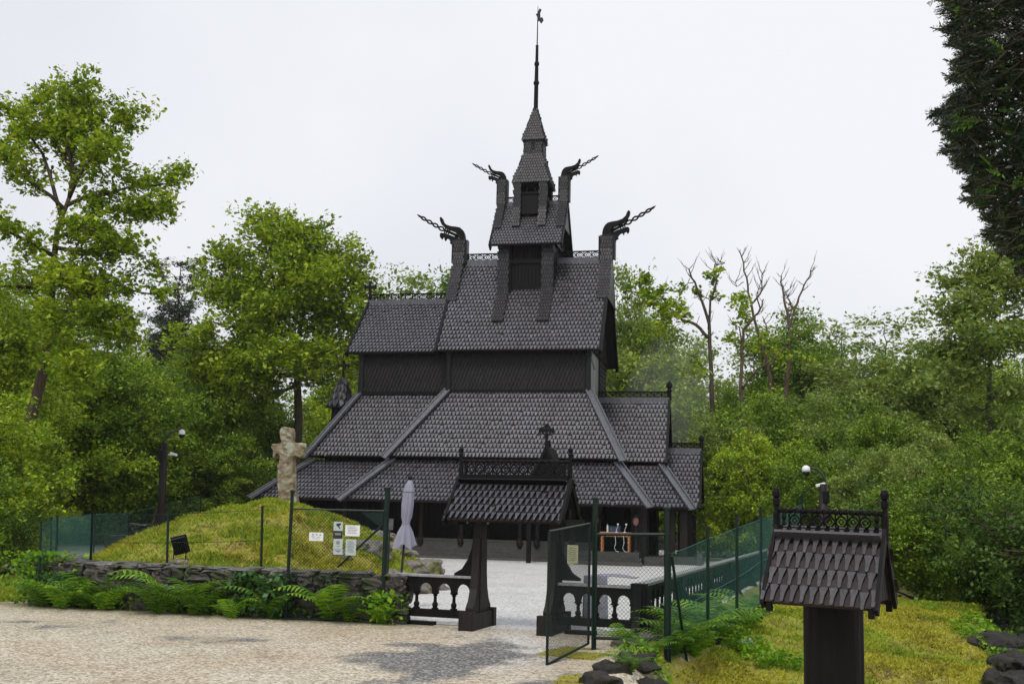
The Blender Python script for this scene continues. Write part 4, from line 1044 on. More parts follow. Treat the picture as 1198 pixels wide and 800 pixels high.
mb = MB(); d = (B-A).normalized(); q = B-A-d*.06; mb.add([q+Vector((0,0,1.9)), q-d*.42+Vector((0,0,1.9)), q+Vector((0,0,1.62))], [(0,1,2)]); mb.add([q+Vector((0,.012,1.9)), q-d*.42+Vector((0,.012,1.9)), q+Vector((0,.012,1.62))], [(2,1,0)]); mb.build('corner_plate', MAT['green_metal'], t)
grz = math.atan2((B-A).y, (B-A).x)
def sign(name, label, px, py, pw, ph, mat, marks=(), cat='sign', yo=-.03):
    # on the plane of the gate
    r = ray(px, py); n = Vector((-math.sin(grz), math.cos(grz), 0)); k = (Vector((A.x, A.y, 0))+n*yo-Vector((0,0,EYE))).dot(n)/r.dot(n)
    c = Vector((0,0,EYE))+r*k; s = c.y/F
    t = thing(name, label, cat, c, grz); w_, h_ = pw*s/2, ph*s/2
    mb = MB(); mb.bb(-w_, w_, -.004, .004, -h_, h_); mb.build('sheet', MAT[mat], t)
    for mk, pts in marks:
        mb = MB()
        for P in pts:
            if len(P) == 4 and not hasattr(P[0], '__len__'): mb.bb(P[0]*w_, P[2]*w_, -.0065, -.0045, P[1]*h_, P[3]*h_)
            else: mb.plate([(x*w_, z*h_) for x, z in P], .002, Matrix.Translation((0, -.0058, 0)))
        mb.build('printing', MAT[mk], t)
    return t
rows = lambda n, a=.75: [( -a+.1*(i % 2), .72-1.45*i/n-.04, a*(.55+.45*((i*37) % 5)/4), .72-1.45*i/n+.04) for i in range(n)]
sign('notice_sign', 'white landscape paper notice leftmost on the wire gate', 370, 627.5, 17, 9.5, 'paper', [('ink_grey', [(-.6,.35,-.3,.6),(-.1,.4,.2,.62),(.45,.3,.7,.6),(-.7,-.1,-.2,.05),(.0,-.1,.6,.0),(-.5,-.5,.5,-.42)])])
sign('camera_sign', 'narrow sign with black video camera symbol and black lettering band, top of its stack', 395.5, 620, 11, 19.5, 'paper_grey', [('ink', [[(-.5,.72),(.5,.86),(.62,.66),(.2,.5),(.55,.22),(.3,.2),(.0,.42),(-.3,.5)], (-1,-.98,1,-.06)]), ('paper_grey', [])])
mbx = sign('lettering_band', 'white lettering lines on the black band of the camera sign', 395.5, 624.5, 8.5, 3.6, 'ink', [('paper_grey', [(-.9,.25,.9,.5),(-.8,-.5,.8,-.2)])], yo=-.042)
sign('round_symbol_sign', 'narrow pale sign with a round dark symbol, in the middle of its stack', 395.5, 635.5, 11, 11.5, 'paper_grey', [('ink_grey', [[(math.cos(k*PI/5)*.42, math.sin(k*PI/5)*.42+.15) for k in range(10)], (-.5,-.62,.5,-.5)]), ('ink', [(-.18,.0,.15,.3)])])
sign('dog_sign', 'narrow pale sign with a dark wavy symbol, lowest of its stack', 395.3, 645, 11, 6.5, 'paper_grey', [('ink_grey', [[(-.6,.5),(.2,.5),(.65,.65),(.5,.1),(.3,-.2),(-.1,-.25),(-.3,.1),(-.6,.2)], (-.9,.75,.9,.85)])])
sign('notice_sign', 'white landscape notice with faint print, upper right on the wire gate', 412.5, 620.5, 17.5, 12.5, 'paper', [('ink_grey', rows(5, .7))])
sign('notice_sign', 'pale upright notice with small print touching the diagonal brace', 410.5, 640, 12.5, 18, 'paper_grey', [('ink_grey', rows(8, .7))])
q = D(456, 613, 19.7); mb = MB(); mb.bb(-.06,.06,-.03,.03,-.1,.1)
for i in range(4): mb.bb(-.05,.05,-.036,-.03,-.08+i*.045,-.06+i*.045)
t = thing('junction_box', 'small grey slatted box on a stake beside the tall green gate post', 'box', (q.x, q.y, 0)); o = mb.build('case', MAT['metal_grey'], t); o.location = (0, 0, q.z); mb = MB(); mb.tube([(0,0,0),(0,0,q.z-.1)], .015, 6); mb.build('stake', MAT['iron'], t)
# right: fixed panel, open leaf
H0 = Vector((1.31, 16.3, 0)); N0 = Vector((.56, 14.6, 0)); E0 = Vector((2.33, 15.95, 0))
t = thing('open_wire_gate', 'green wire gate leaf standing open towards the viewer right of the gateway', 'gate', tuple(N0))
gate_frame(t, N0, H0+Vector((-.09,-.12,0)), .0, 1.73, dz=.10, pitch=.05)
t = thing('wire_fence', 'dark green wire fence panel between two tall posts beside the open gate leaf', 'fence', tuple(H0))
dx = E0-H0
mb = MB(); post(mb, Vector((0,0,-.1)), Vector((0,0,2.18)), .038); mb.lathe([(.055,0),(.055,.03),(.02,.05)], (0,0,2.18), 8); mb.build('post', MAT['green_metal'], t)
mb = MB(); post(mb, dx+Vector((0,0,-.7)), dx+Vector((0,0,2.06)), .038); mb.lathe([(.055,0),(.055,.03),(.02,.05)], dx+Vector((0,0,2.06)), 8); mb.build('post', MAT['green_metal'], t)
for z, zz, nm in ((1.67, 1.70, 'top_bar'), (.17, .20, 'middle_bar'), (-.04, -.10, 'bottom_bar')):
    mb = MB(); mb.tube([Vector((0,0,z)), dx+Vector((0,0,zz))], .024, 8); mb.build(nm, MAT['green_metal'], t)
wire_mesh('wire_mesh', (0,0,.18), dx+Vector((0,0,.2)), dx+Vector((0,0,1.70)), (0,0,1.67), .06, .0024, MAT['dark_wire'], t)
t = thing('paper_notice', 'yellowed paper notice hanging behind the open green gate leaf', 'notice', D(670, 648, 16.9), -.25)
mb = MB(); mb.bb(-.085,.085,-.003,.003,-.14,.14); mb.build('sheet', MAT['paper_yellow'], t); mb = MB()
for i in range(7): mb.bb(-.06,.05,-.006,-.004,.09-i*.03,.098-i*.03)
mb.build('printing', MAT['ink_grey'], t); mb = MB(); mb.tube([(-.08,0,.13),(0,0,.26),(.08,0,.13)], .004, 5); mb.build('string', MAT['iron'], t)
# side fence
S = []
for px, tpx, top, bot, pt_, pbot, yy in ((783,783,648,793,600,798,15.98),(828,828,630,757,617,768,17.2),(862,862,617,735,602,741,18.4),(890,890,607,707,594,706,20.3),(911,911,599,694,588,696,22.3),(938,938,590,678,580,680,25)):
    b, tp = D(px, bot, yy), D(px, top, yy); S.append((b, tp, D(px, pbot, yy)-Vector((0,0,.1)), D(px, pt_, yy)))
S[0] = (S[0][0], S[0][1], S[0][2], S[0][1])
t = meshfence('side_wire_fence', 'long green wire mesh fence climbing the mossy slope right of the ferns', S, MAT['teal_wire'], .065, .0022, .028)
a, b = D(786, 650, 15.98), D(805, 776, 16.4); mb = MB(); o_ = Vector(t.location); mb.tube([a-o_, b-o_-Vector((0,0,.1))], .022, 8); mb.build('brace', MAT['green_metal'], t)
for i in range(len(S)-1):
    mb = MB(); p, q = S[i][0]-o_-Vector((0,0,.03)), S[i+1][0]-o_-Vector((0,0,.03)); mb.beam(p, q, .04, .14); mb.build('base_board', MAT['tar_brown'], t)

# ------------------------------------------------------------------ kiosk on a thick post
kY = 8.5; kc = D(972, 655, kY)
kt = thing('roofed_post', 'thick black post carrying a small shingled roof with carved ridge, nearest the viewer', 'post', (kc.x-.03, kc.y, Tz(kc.x, kc.y)), -.50)
kt.rotation_euler[1] = .012
kz = lambda py: EYE+(D(972, py, kY).z-EYE)-Tz(kc.x, kc.y)
ze, zr = kz(703), kz(632)
hw = .415; dp = .40
mb = MB(); nseg = 12; prof = [(.25,-.1),(.24,.3),(.232,.8),(.228,ze+.1)]
mb.lathe(prof, (.02, 0, 0), 14); mb = MB(); n_ = 72; rows2 = 26; V_ = []
for j in range(rows2+1):
    z = -.1+(ze+.2)*j/rows2
    for i in range(n_):
        q = 2*PI*i/n_; g = noise.noise(Vector((math.cos(q)*5.5, math.sin(q)*5.5, z*.9)))*.5+noise.noise(Vector((math.cos(q)*14, math.sin(q)*14, z*2.2)))*.35
        r_ = .222+.016*g+(.02*(1-z/ .5) if z < .5 else 0); V_.append((.02+r_*math.cos(q), r_*math.sin(q), z))
mb.add(V_, [(j*n_+i, j*n_+(i+1) % n_, (j+1)*n_+(i+1) % n_, (j+1)*n_+i) for j in range(rows2) for i in range(n_)])
mb.build('trunk_post', MAT['tar'], kt, smooth=True)
top = zr+.075
kr = roofpart('small_roof', [[(-hw,-dp,ze),(hw,-dp,ze),(hw,0,top),(-hw,0,top)], [(hw,dp,ze),(-hw,dp,ze),(-hw,0,top),(hw,0,top)]], kt, 'shingle_brown', .0735, .150, .013, .035, 'ogee')
for u in (-hw, hw):
    mb = MB(); mb.add([(u*.93,-dp+.06,ze+.03),(u*.93,dp-.06,ze+.03),(u*.93,0,top-.03)], [(0,1,2) if u > 0 else (2,1,0)]); mb.build('gable_board', MAT['tar'], kr)
    for s in (-1, 1):
        mb = MB(); mb.beam((u, s*(dp+.012), ze-.03), (u, 0, top+.012), .028, .075); mb.build('barge_board', MAT['tar'], kr)
        mb = MB(); mb.bb(u*.90-.022, u*.90+.022, s*dp*.93-.022, s*dp*.93+.022, ze-.075, ze+.01); mb.build('bracket_end', MAT['tar'], kr)
for s in (-1, 1): mb = MB(); mb.beam((-hw+.015, s*.085, top-.052), (hw-.015, s*.085, top-.052), .022, .135, (0, s*.8, .6)); mb.build('ridge_board', MAT['shingle_brown'], kr)
mb = MB(); mb.bb(-hw+.02, hw-.02, -.03, .03, top-.02, top+.02); scroll(mb, -hw+.10, hw-.10, 0, top+.015, top+.125, .0075, .085)
for x in (-hw+.06, hw-.06): mb.lathe([(.012,0),(.02,.03),(.010,.055),(.02,.085),(.012,.12)], (x, 0, top+.01), 8)
mb.build('ridge_crest', MAT['tar'], kr)
mb = MB(); rope(mb, (-hw+.01, 0, top+.145), (hw-.01, 0, top+.145), .021, .085); mb.build('rope_moulding', MAT['tar'], kr)
for x in (-hw, hw):
    mb = MB(); mb.lathe([(.028,-.06),(.028,.13),(.020,.14),(.020,.18),(.030,.19),(.030,.235),(.018,.245),(.031,.258),(.034,.29),(.022,.32),(.006,.325)], (x, 0, top), 10); mb.build('finial', MAT['tar'], kr)

# ------------------------------------------------------------------ stone cross on the mound
cz = D(336, 590, 29.6); zb = Tz(cz.x, 29.6)
mb = MB()
def blob(c, d, seed, rough=.14): stone_into(mb, c, d, 0, seed, rough)
t = thing('stone_cross', 'old lichened stone cross standing on top of the grassy mound', 'cross', (cz.x, 29.6, zb-.15), -.15)
s = 29.6/F
def cb(px, py): return ((px-337)*s*.94, (590-py)*s+.15)
out = [(327,594),(326,575),(325,560),(324,548),(326,538),(325,534),(321,533),(319,539),(316,538),(317,531),(314,527),(315,523),(325,521.5),(327,519),(326,514),(324.5,509),(325,503),(330,502.5),(338,503.5),(340,509),(340.5,517),(342,521),(348,520),(355,521),(357,527),(356.5,534),(353,538),(347,536),(344,534),(343,540),(344,552),(345.5,560),(346,570),(348,580),(351,592),(351,597)]
mb = MB(); pts = [cb(*p) for p in out]
bm = bpy.data.meshes.new('cross_body'); n = len(pts)
mb.plate(pts, .30); o = mb.build('cross_body', MAT['cross'], t)
rm = o.modifiers.new('remesh', 'REMESH'); rm.mode = 'VOXEL'; rm.voxel_size = .028
sm = o.modifiers.new('smooth', 'SMOOTH'); sm.factor = .6; sm.iterations = 3
tx = bpy.data.textures.new('cross_noise', 'CLOUDS'); tx.noise_scale = .16; tx.noise_depth = 3
dm = o.modifiers.new('disp', 'DISPLACE'); dm.texture = tx; dm.strength = .095; dm.mid_level = .5
mb = MB(); stone_into(mb, (.02, 0, .02), (.85, .6, .35), .2, 77, .3); mb.build('base_stone', MAT['rock'], t, smooth=True)

# ------------------------------------------------------------------ closed parasol
uY = 22.0; b = D(471, 668, uY); top_ = D(480, 558, uY); s = uY/F
t = thing('closed_parasol', 'closed pale lilac grey parasol strapped at the waist standing behind the balustrade', 'parasol', (b.x-.06, uY, Tz(b.x, uY)), 0)
ax = Vector((top_.x-b.x+.06, 0, top_.z-Tz(b.x, uY)))
def on(k): return ax*k
zt = ax.z
mb = MB(); mb.tube([on(0), on(.93)], .024, 8); mb.build('pole', MAT['iron'], t)
mb = MB(); n = 32
def ring(z, r, amp): 
    k = z/zt; c = on(k); out = []
    r *= .88
    for i in range(n):
        q = 2*PI*i/n; f = 1+amp*math.cos(8*q+z*.6)+amp*.5*math.sin(3*q+z*2); out.append((c.x+r*f*math.cos(q), c.y+r*f*math.sin(q), z))
    return out
H_ = lambda py: D(477, py, uY).z-Tz(b.x, uY)
rings = [(H_(639),.235,.24),(H_(632),.205,.24),(H_(622),.155,.2),(H_(614),.09,.1),(H_(611),.083,.06),(H_(604),.115,.16),(H_(590),.13,.16),(H_(578),.115,.14),(H_(573),.10,.12)]
V_ = []; 
for z, r, a_ in rings: V_ += ring(z, r, a_)
for i in range(n): x, y, z = V_[i]; V_[i] = (x, y, z+.05*math.cos(4*2*PI*i/n))
fs = [(i*n+k, i*n+(k+1) % n, (i+1)*n+(k+1) % n, (i+1)*n+k) for i in range(len(rings)-1) for k in range(n)]
mb.add(V_, fs); mb.build('canopy', MAT['canvas'], t, smooth=True)
mb = MB(); V_ = []
rg = [(H_(575),.125,.12),(H_(568),.10,.08),(H_(563),.06,.03),(H_(561),.03,0)]
for z, r, a_ in rg: V_ += ring(z, r, a_)
mb.add(V_, [(i*n+k, i*n+(k+1) % n, (i+1)*n+(k+1) % n, (i+1)*n+k) for i in range(len(rg)-1) for k in range(n)]); mb.build('top_valance', MAT['canvas'], t, smooth=True)
mb = MB(); c = on(H_(560)/zt); mb.lathe([(.02,-.04),(.05,0),(.055,.04),(.02,.075)], c, 10); mb.build('top_knob', MAT['black'], t, smooth=True)
mb = MB(); mb.add(ring(H_(613.5), .092, .06)+ring(H_(611), .090, .06), [(k, (k+1) % n, n+(k+1) % n, n+k) for k in range(n)]); mb.build('strap', MAT['ink_grey'], t)
mb = MB(); mb.lathe([(.25,0),(.25,.05),(.06,.08),(.04,.3)], (0,0,0), 14); mb.build('foot', MAT['iron'], t)

# ------------------------------------------------------------------ floodlight at the mound
fp = surf(209, 660, 21.5)
rock('lamp_stone', (fp.x, fp.y, fp.z+.02), (.5, .35, .2), .1, 31, MAT['rock'], 'flat mossy stone carrying the black floodlight', 'stone', .2)
t = thing('floodlight', 'black square floodlight seen from behind on two short legs before the mound', 'floodlight', (fp.x, fp.y, fp.z+.08), .1)
M = Matrix.Rotation(-.25, 3, 'Y') @ Matrix.Rotation(.35, 3, 'X')
mb = MB(); mb.box((0, 0, .31), (.29, .09, .36), M); mb.box(Vector((0,0,.31))+M @ Vector((0,.06,0)), (.33, .03, .40), M)
for i in range(5): mb.box(Vector((0,0,.31))+M @ Vector((-.1+.05*i, -.06, 0)), (.012, .04, .30), M)
mb.build('lamp_housing', MAT['black'], t, bevel=.008)
for x in (-.11, .13): mb = MB(); mb.tube([(x, 0, 0), (x*1.05, 0, .22)], .013, 6); mb.build('leg', MAT['black'], t)

# ------------------------------------------------------------------ camera poles
def pole(px, pyb, pyt, Yp, label, side, arm, brace, cam2, zb=None, lean=None):
    b, tp = D(px[0], pyb, Yp), D(px[1], pyt, Yp); s = Yp/F
    t = thing('camera_pole', label, 'pole', (b.x, Yp, Tz(b.x, Yp)), 0, 'camera poles'); o = Vector(t.location)
    mb = MB(); mb.tube([(0,0,-.3), tp-o], [.17, .12], 10); mb.build('shaft', MAT['tar_brown'], t, smooth=True)
    pts = [D(x, y, Yp)-o for x, y in arm]; mb = MB(); mb.tube(pts, .035, 8); mb.build('curved_arm', MAT['iron'], t, smooth=True)
    mb = MB(); p0 = D(arm[0][0], arm[0][1]+4, Yp)-o; mb.box(p0+Vector((-.02*side, -.05, -.12)), (.2, .2, .35)); mb.build('control_box', MAT['black'], t, bevel=.02)
    e = pts[-1]
    mb = MB(); mb.lathe([(.04,.08),(.11,.03),(.12,-.04),(.11,-.10)][::-1], e, 12); d_ = mb.build('dome_housing', MAT['white'], t, smooth=True)
    mb = MB(); mb.lathe([(.11,-.10),(.10,-.16),(.07,-.21),(.02,-.23)][::-1], e, 12); mb.build('dome_glass', MAT['black'], d_, smooth=True)
    if cam2: q = D(*cam2, Yp)-o; mb = MB(); mb.box(q, (.28, .10, .09), Matrix.Rotation(.25*side, 3, 'Y')); mb.box(q+Vector((-.1*side,0,-.02)), (.2,.05,.05)); mb.build('bullet_camera', MAT['white'], t, bevel=.02)
    if brace: a, c = D(*brace[0], Yp)-o, D(*brace[1], Yp)-o; mb = MB(); mb.tube([a, c], .06, 8); mb.build('brace', MAT['bark'], t)
    return t
pole((187, 192.5), 640, 518, 39, 'leaning dark wooden camera pole behind the mound with dome camera and brace', 1, [(190,524),(191,517),(194,512),(201,505),(208,504),(213,505)], ((176,622),(188,585)), (203, 531))
pole((963, 963), 640, 566, 31, 'dark camera pole rising behind the shingled post roof at right', -1, [(964,572),(965,560),(961,554),(955,548.5),(948,547),(943,547.5)], None, (960, 567))

# ------------------------------------------------------------------ rocks on the right
rr = random.Random(8)
rk = [(716,778,14.2,.42,'dark wet rock half sunk in moss left of the panel post, the leftmost one','darkrock'),(745,770,14.8,.5,'dark rock under the green wire panel, right of the leftmost rock','darkrock'),(700,792,13.2,.4,'low mossy rock at the lower edge beside the gravel','darkrock'),(760,795,14.3,.55,'large dark mossy rock before the foot of the tall green post','darkrock'),
 (735,752,16.7,.45,'dark rock under the corner of the balustrade','rock'),(765,745,17.6,.45,'grey rock beside the curved foot of the corner post','rock'),(775,727,19.2,.4,'grey rock lying beyond the corner post among ferns','rock'),(896,700,19.8,.22,'small dark rock at the uphill end of the base board','darkrock'),
 (815,775,15.6,.25,'brown rock beside the leaning fence brace','rock')]
for i, (px, py, yy, s, lab, m) in enumerate(rk):
    p = D(px, py, yy); rock('rock', (p.x, yy, Tz(p.x, yy)-.02+s*.08), (s*1.25, s*.9, s*.55), rr.random()*3, 100+i, MAT[m], lab, 'rock', .45)
for i, (px, py, s, lab) in enumerate([(868,762,.45,'pale wet flat rock showing through the moss uphill of the other pale ones'),(850,792,.55,'pale wet flat rock at the lower edge, leftmost of the pale ones'),(886,790,.42,'pale wet flat rock at the lower edge, rightmost of the pale ones'),(858,745,.25,'tiny pale flat rock highest up in the moss')]):
    p = G(px, py, -.2); p = D(px, py, p.y); rock('flat_rock', (p.x, p.y, Tz(p.x, p.y)-.01), (s*.9, s*1.1, s*.20), i*1.1, 130+i, MAT['palerock'], lab, 'rock', .35)
# dark rocky step in the bank
for i in range(22):
    y_ = 15.6+6.2*rr.random(); x_ = bankx(y_)+rr.uniform(-.05, .55); s = rr.uniform(.35, .75)
    rock('bank_rock', (x_, y_, Tz(x_, y_)+.0), (s, s*1.2, s*.7), rr.random()*3, 160+i, MAT['darkrock'], 'dark wet earthy rock in the undercut bank at the far right', 'rock', .5, group='rocks in the undercut bank')
# ------------------------------------------------------------------ foliage
def leaf_verts(c, size, rs, up=.55, aspect=.6, droop=0.0):
    """diamond leaves folded a little, centres c (n,3)"""
    n = len(c); nrm = rs.randn(n, 3)*.75; nrm[:, 2] = np.abs(nrm[:, 2])+up; nrm /= np.linalg.norm(nrm, axis=1)[:, None]
    t = rs.randn(n, 3); t[:, 2] -= droop; t -= nrm*(t*nrm).sum(1)[:, None]; t /= np.linalg.norm(t, axis=1)[:, None]
    b = np.cross(nrm, t); s = size*(.45+1.15*rs.rand(n)**1.6)[:, None]
    v = np.stack([c-t*s*.5, c+b*s*aspect*.5-t*s*.05, c+t*s*.5-nrm*s*.10, c-b*s*aspect*.5-t*s*.05], 1)
    return v.reshape(-1, 3)
def tree_mesh(seed, H, R_, z0, nlimb=10, nclump=140, leaves=22000, leaf=.16, kind='oak', trunk_r=.28, mat='leaf_mid', bark='bark', limbs=None, cl=1.0, lean=(0, 0), flat=.62, rcl=None):
    """returns (trunk mesh, crown mesh); base at the origin"""
    rr = random.Random(seed); rs = np.random.RandomState(seed)
    mb = MB(); nseg = 9
    path = [Vector((lean[0]*(i/nseg)**1.3*H+.25*math.sin(i*1.3+seed)*(i/nseg), lean[1]*(i/nseg)*H+.25*math.cos(i*1.1+seed)*(i/nseg), H*.86*i/nseg)) for i in range(nseg+1)]
    mb.tube(path, [trunk_r*(1.35 if i == 0 else 1-.88*i/nseg) for i in range(nseg+1)], 9)
    tips = []
    def tp(z):
        k = min(nseg-1e-3, max(0, z/(H*.86)*nseg)); i = int(k); return path[i].lerp(path[i+1], k-i)
    if limbs is None:
        limbs = []
        for i in range(nlimb):
            f = (i+.5)/nlimb; zs = z0+(H*.80-z0)*f; q = i*2.4+rr.random()*.8
            if kind == 'conifer': rad = R_*(1.02-f)*(.8+.4*rr.random()); ze = zs-.05*rad+.3
            elif kind == 'dome': rad = R_*math.sqrt(max(.04, 1-(2*f-.75)**2*.62))*(.75+.5*rr.random()); ze = zs+rad*.35+.2
            else: rad = R_*(math.sin(PI*min(1, .22+f*.74)))**.6*(.7+.5*rr.random()); ze = zs+rad*(.25+.55*f)
            limbs.append((zs*.92, (math.cos(q)*rad, math.sin(q)*rad, min(H*.98, ze))))
        limbs.append((H*.7, (lean[0]*H, lean[1]*H, H)))
    segs = []
    for zs, e in limbs:
        a = tp(zs); e = Vector(e)+Vector((tp(zs).x, tp(zs).y, 0))*.5; L = (e-a).length
        pts = []
        mid = a.lerp(e, .5)+Vector((rr.uniform(-1,1), rr.uniform(-1,1), rr.uniform(-.2,1)))*L*.10
        for k in range(7):
            u = k/6; p = a.lerp(mid, u).lerp(mid.lerp(e, u), u)
            if 0 < k < 6: p += Vector((rr.uniform(-1,1), rr.uniform(-1,1), rr.uniform(-1,1)))*L*.025
            pts.append(p)
        r0 = max(.03, trunk_r*.42*(1-.55*zs/H))
        mb.tube(pts, [r0*(1-.85*k/6)+.008 for k in range(7)], 6); segs.append((pts, L))
    tot = sum(L for _, L in segs); C = []; W = []
    for pts, L in segs:
        m = max(2, int(nclump*L/tot))
        for _ in range(m):
            u = 1-.78*rr.random()**1.25 if kind != 'conifer' else .15+.85*rr.random()
            k = u*5.999; i = int(k); p = pts[i].lerp(pts[i+1], k-i)
            sp = (.5+L*.20)*(.15+1.1*rr.random())*cl
            d = Vector((rr.gauss(0,1), rr.gauss(0,1), rr.gauss(0,.55)+.15)).normalized()*sp
            c = p+d; C.append(c); W.append(.7+.8*rr.random())
            if sp > .3: mb.tube([p, p.lerp(c, .55)+Vector((0,0,-.03)), c], [.022, .014, .006], 4)
    C = np.array([tuple(c) for c in C]); W = np.array(W); per = np.maximum(8, (leaves*W/W.sum()).astype(int))
    ids = np.repeat(np.arange(len(C)), per); n = len(ids)
    rc = rcl if rcl else (.055*H if kind != 'conifer' else .045*H)
    # every clump is a handful of ragged sprays of leaves
    ns = 7; sp = rs.randn(len(C), ns, 3)*.55; sz = .16+.30*rs.rand(len(C), ns)
    j = rs.randint(0, ns, n)
    off = sp[ids, j]+rs.randn(n, 3)*sz[ids, j][:, None]
    off *= (rc*W[ids]**.5)[:, None]; off[:, 2] *= flat
    if kind == 'droop': off[:, 2] -= .35*(off[:, 0]**2+off[:, 1]**2)/max(.2, rc)
    c = C[ids]+off
    v = leaf_verts(c, leaf, rs, .55, .6 if kind != 'conifer' else .25, .8 if kind == 'droop' else .2)
    tm = mb.mesh('trunk', True); tm.materials.append(MAT[bark])
    q = np.arange(len(v)).reshape(-1, 4); o = np_mesh('crown', v, q, MAT[mat]); cm = o.data; bpy.data.objects.remove(o)
    return tm, cm
def place_tree(ms, loc, label, cat='tree', group=None, name='tree', rz=0, s=1.0, sz=None, mat=None, lab=True):
    t = thing(name, label, cat, loc, rz, group); t.scale = (s, s, sz or s)
    for nm, me in zip(('trunk', 'crown'), ms):
        if me is None: continue
        if mat and nm == 'crown': me = MATCOPY(me, mat)
        o = bpy.data.objects.new(nm, me); COL.objects.link(o); o.parent = t
    return t
_mc = {}
def MATCOPY(me, mat):
    k = (me.name, mat)
    if k not in _mc: c = me.copy(); c.materials.clear(); c.materials.append(MAT[mat]); _mc[k] = c
    return _mc[k]
def tpos(px, Yp, dz=-.3): p = D(px, 620, Yp); return (p.x, Yp, Tz(p.x, Yp)+dz)
def top_h(px, py, Yp): p = D(px, py, Yp); return p.z-Tz(p.x, Yp)+.3
GB = 'background trees round the church'
# --- prototypes
A1 = tree_mesh(1, 15, 5.2, 1.6, 24, 420, 60000, .26, 'oak', .30, 'leaf_mid', rcl=1.0)
A2 = tree_mesh(2, 15, 5.0, .6, 24, 420, 62000, .25, 'dome', .28, 'leaf_bright', flat=.5, rcl=1.0)
A3 = tree_mesh(3, 15, 5.4, 1.0, 22, 400, 60000, .27, 'droop', .28, 'leaf_deep', flat=.45, rcl=1.0)
A4 = tree_mesh(4, 16, 3.4, 5.5, 34, 260, 40000, .28, 'conifer', .28, 'needle', 'bark_red', flat=.4, rcl=.6)
A5 = tree_mesh(5, 14, 4.2, 1.2, 20, 260, 26000, .22, 'dome', .20, 'leaf_pale', 'bark_grey', flat=.6, rcl=.8)
A6 = tree_mesh(6, 7, 4.2, .2, 20, 330, 62000, .15, 'droop', .12, 'leaf_bright', flat=.42, rcl=.55)
B1 = tree_mesh(7, 4.4, 2.6, .1, 20, 260, 46000, .105, 'dome', .09, 'leaf_mid', flat=.6, rcl=.42)
B2 = tree_mesh(8, 3.0, 2.3, .1, 18, 200, 34000, .10, 'droop', .07, 'leaf_deep', flat=.6, rcl=.36)
# --- big tree at far left
bx = D(12, 640, 37); base = (bx.x, 37, Tz(bx.x, 37)-.2)
def LB(px, py, dy=0): p = D(px, py, 37+dy); return (p.x-base[0], p.y-base[1], p.z-base[2])
H = LB(62, 92)[2]
limbs = []
for zs, tx_, ty_, dy in ((240,195,212,0),(262,178,245,-1),(225,140,130,1),(215,62,95,0),(230,92,110,1.5),(255,-10,120,1),(245,-40,165,-1),(290,160,300,-1.5),(310,178,345,-1),(330,120,370,-2.5),(300,-40,260,-2),(340,-30,330,-2),(370,40,380,-3),(360,150,400,-2),(390,90,440,-3),(230,110,170,-1.5),(205,30,110,1.5),(280,100,270,-2.5),(320,60,320,-3)):
    e = Vector(LB(tx_, ty_, dy)); zz = LB(30, zs)[2]; limbs.append((zz, (e.x, e.y, e.z)))
BT = tree_mesh(21, H, 5, 4, nclump=300, leaves=42000, leaf=.17, kind='oak', trunk_r=.29, mat='leaf_oak', rcl=.40, limbs=[(z, (e[0]-.5*0, e[1], e[2])) for z, e in limbs], lean=(.07, 0), cl=.5, flat=.9)
place_tree(BT, base, 'tall old oak at far left with open crown and long limbs against the sky', name='oak_tree')
# --- oak left of the church
ob = tpos(340, 58); s = 58/F
def OB(px, py, dy=0): p = D(px, py, 58+dy); return (p.x-ob[0], p.y-ob[1], p.z-ob[2])
limbs = [(OB(338, zs)[2], OB(tx_, ty_, dy)) for zs, tx_, ty_, dy in ((400,255,330,0),(380,262,300,1),(350,300,270,-1),(330,322,258,0),(330,365,262,1),(350,395,285,0),(370,425,305,0),(390,432,340,1),(410,420,370,-1),(420,240,375,-1),(430,225,410,0),(440,270,440,-2),(400,300,350,-3),(380,370,330,-3),(420,390,410,-3),(360,340,300,-3),(430,320,410,-4),(445,385,445,0),(440,240,440,1),(350,250,340,2),(300,335,275,0),(400,430,430,1),(450,280,480,-1))]
OT = tree_mesh(22, OB(335, 255)[2], 5, 4, nclump=430, leaves=66000, leaf=.24, kind='oak', trunk_r=.38, mat='leaf_oak', limbs=limbs, cl=.85, rcl=.66, flat=.9)
place_tree(OT, ob, 'broad round oak with thick trunk standing behind the left end of the church', name='oak_tree')
# --- pines behind at left
place_tree(A4, tpos(188, 84), 'grey green pine rising behind the left woods', name='pine_tree', s=top_h(188,300,84)/16.3, rz=.3)
place_tree(A4, tpos(172, 92), 'fainter grey green pine just left behind the taller pine', name='pine_tree', s=top_h(172,345,92)/16.3, rz=2.3)
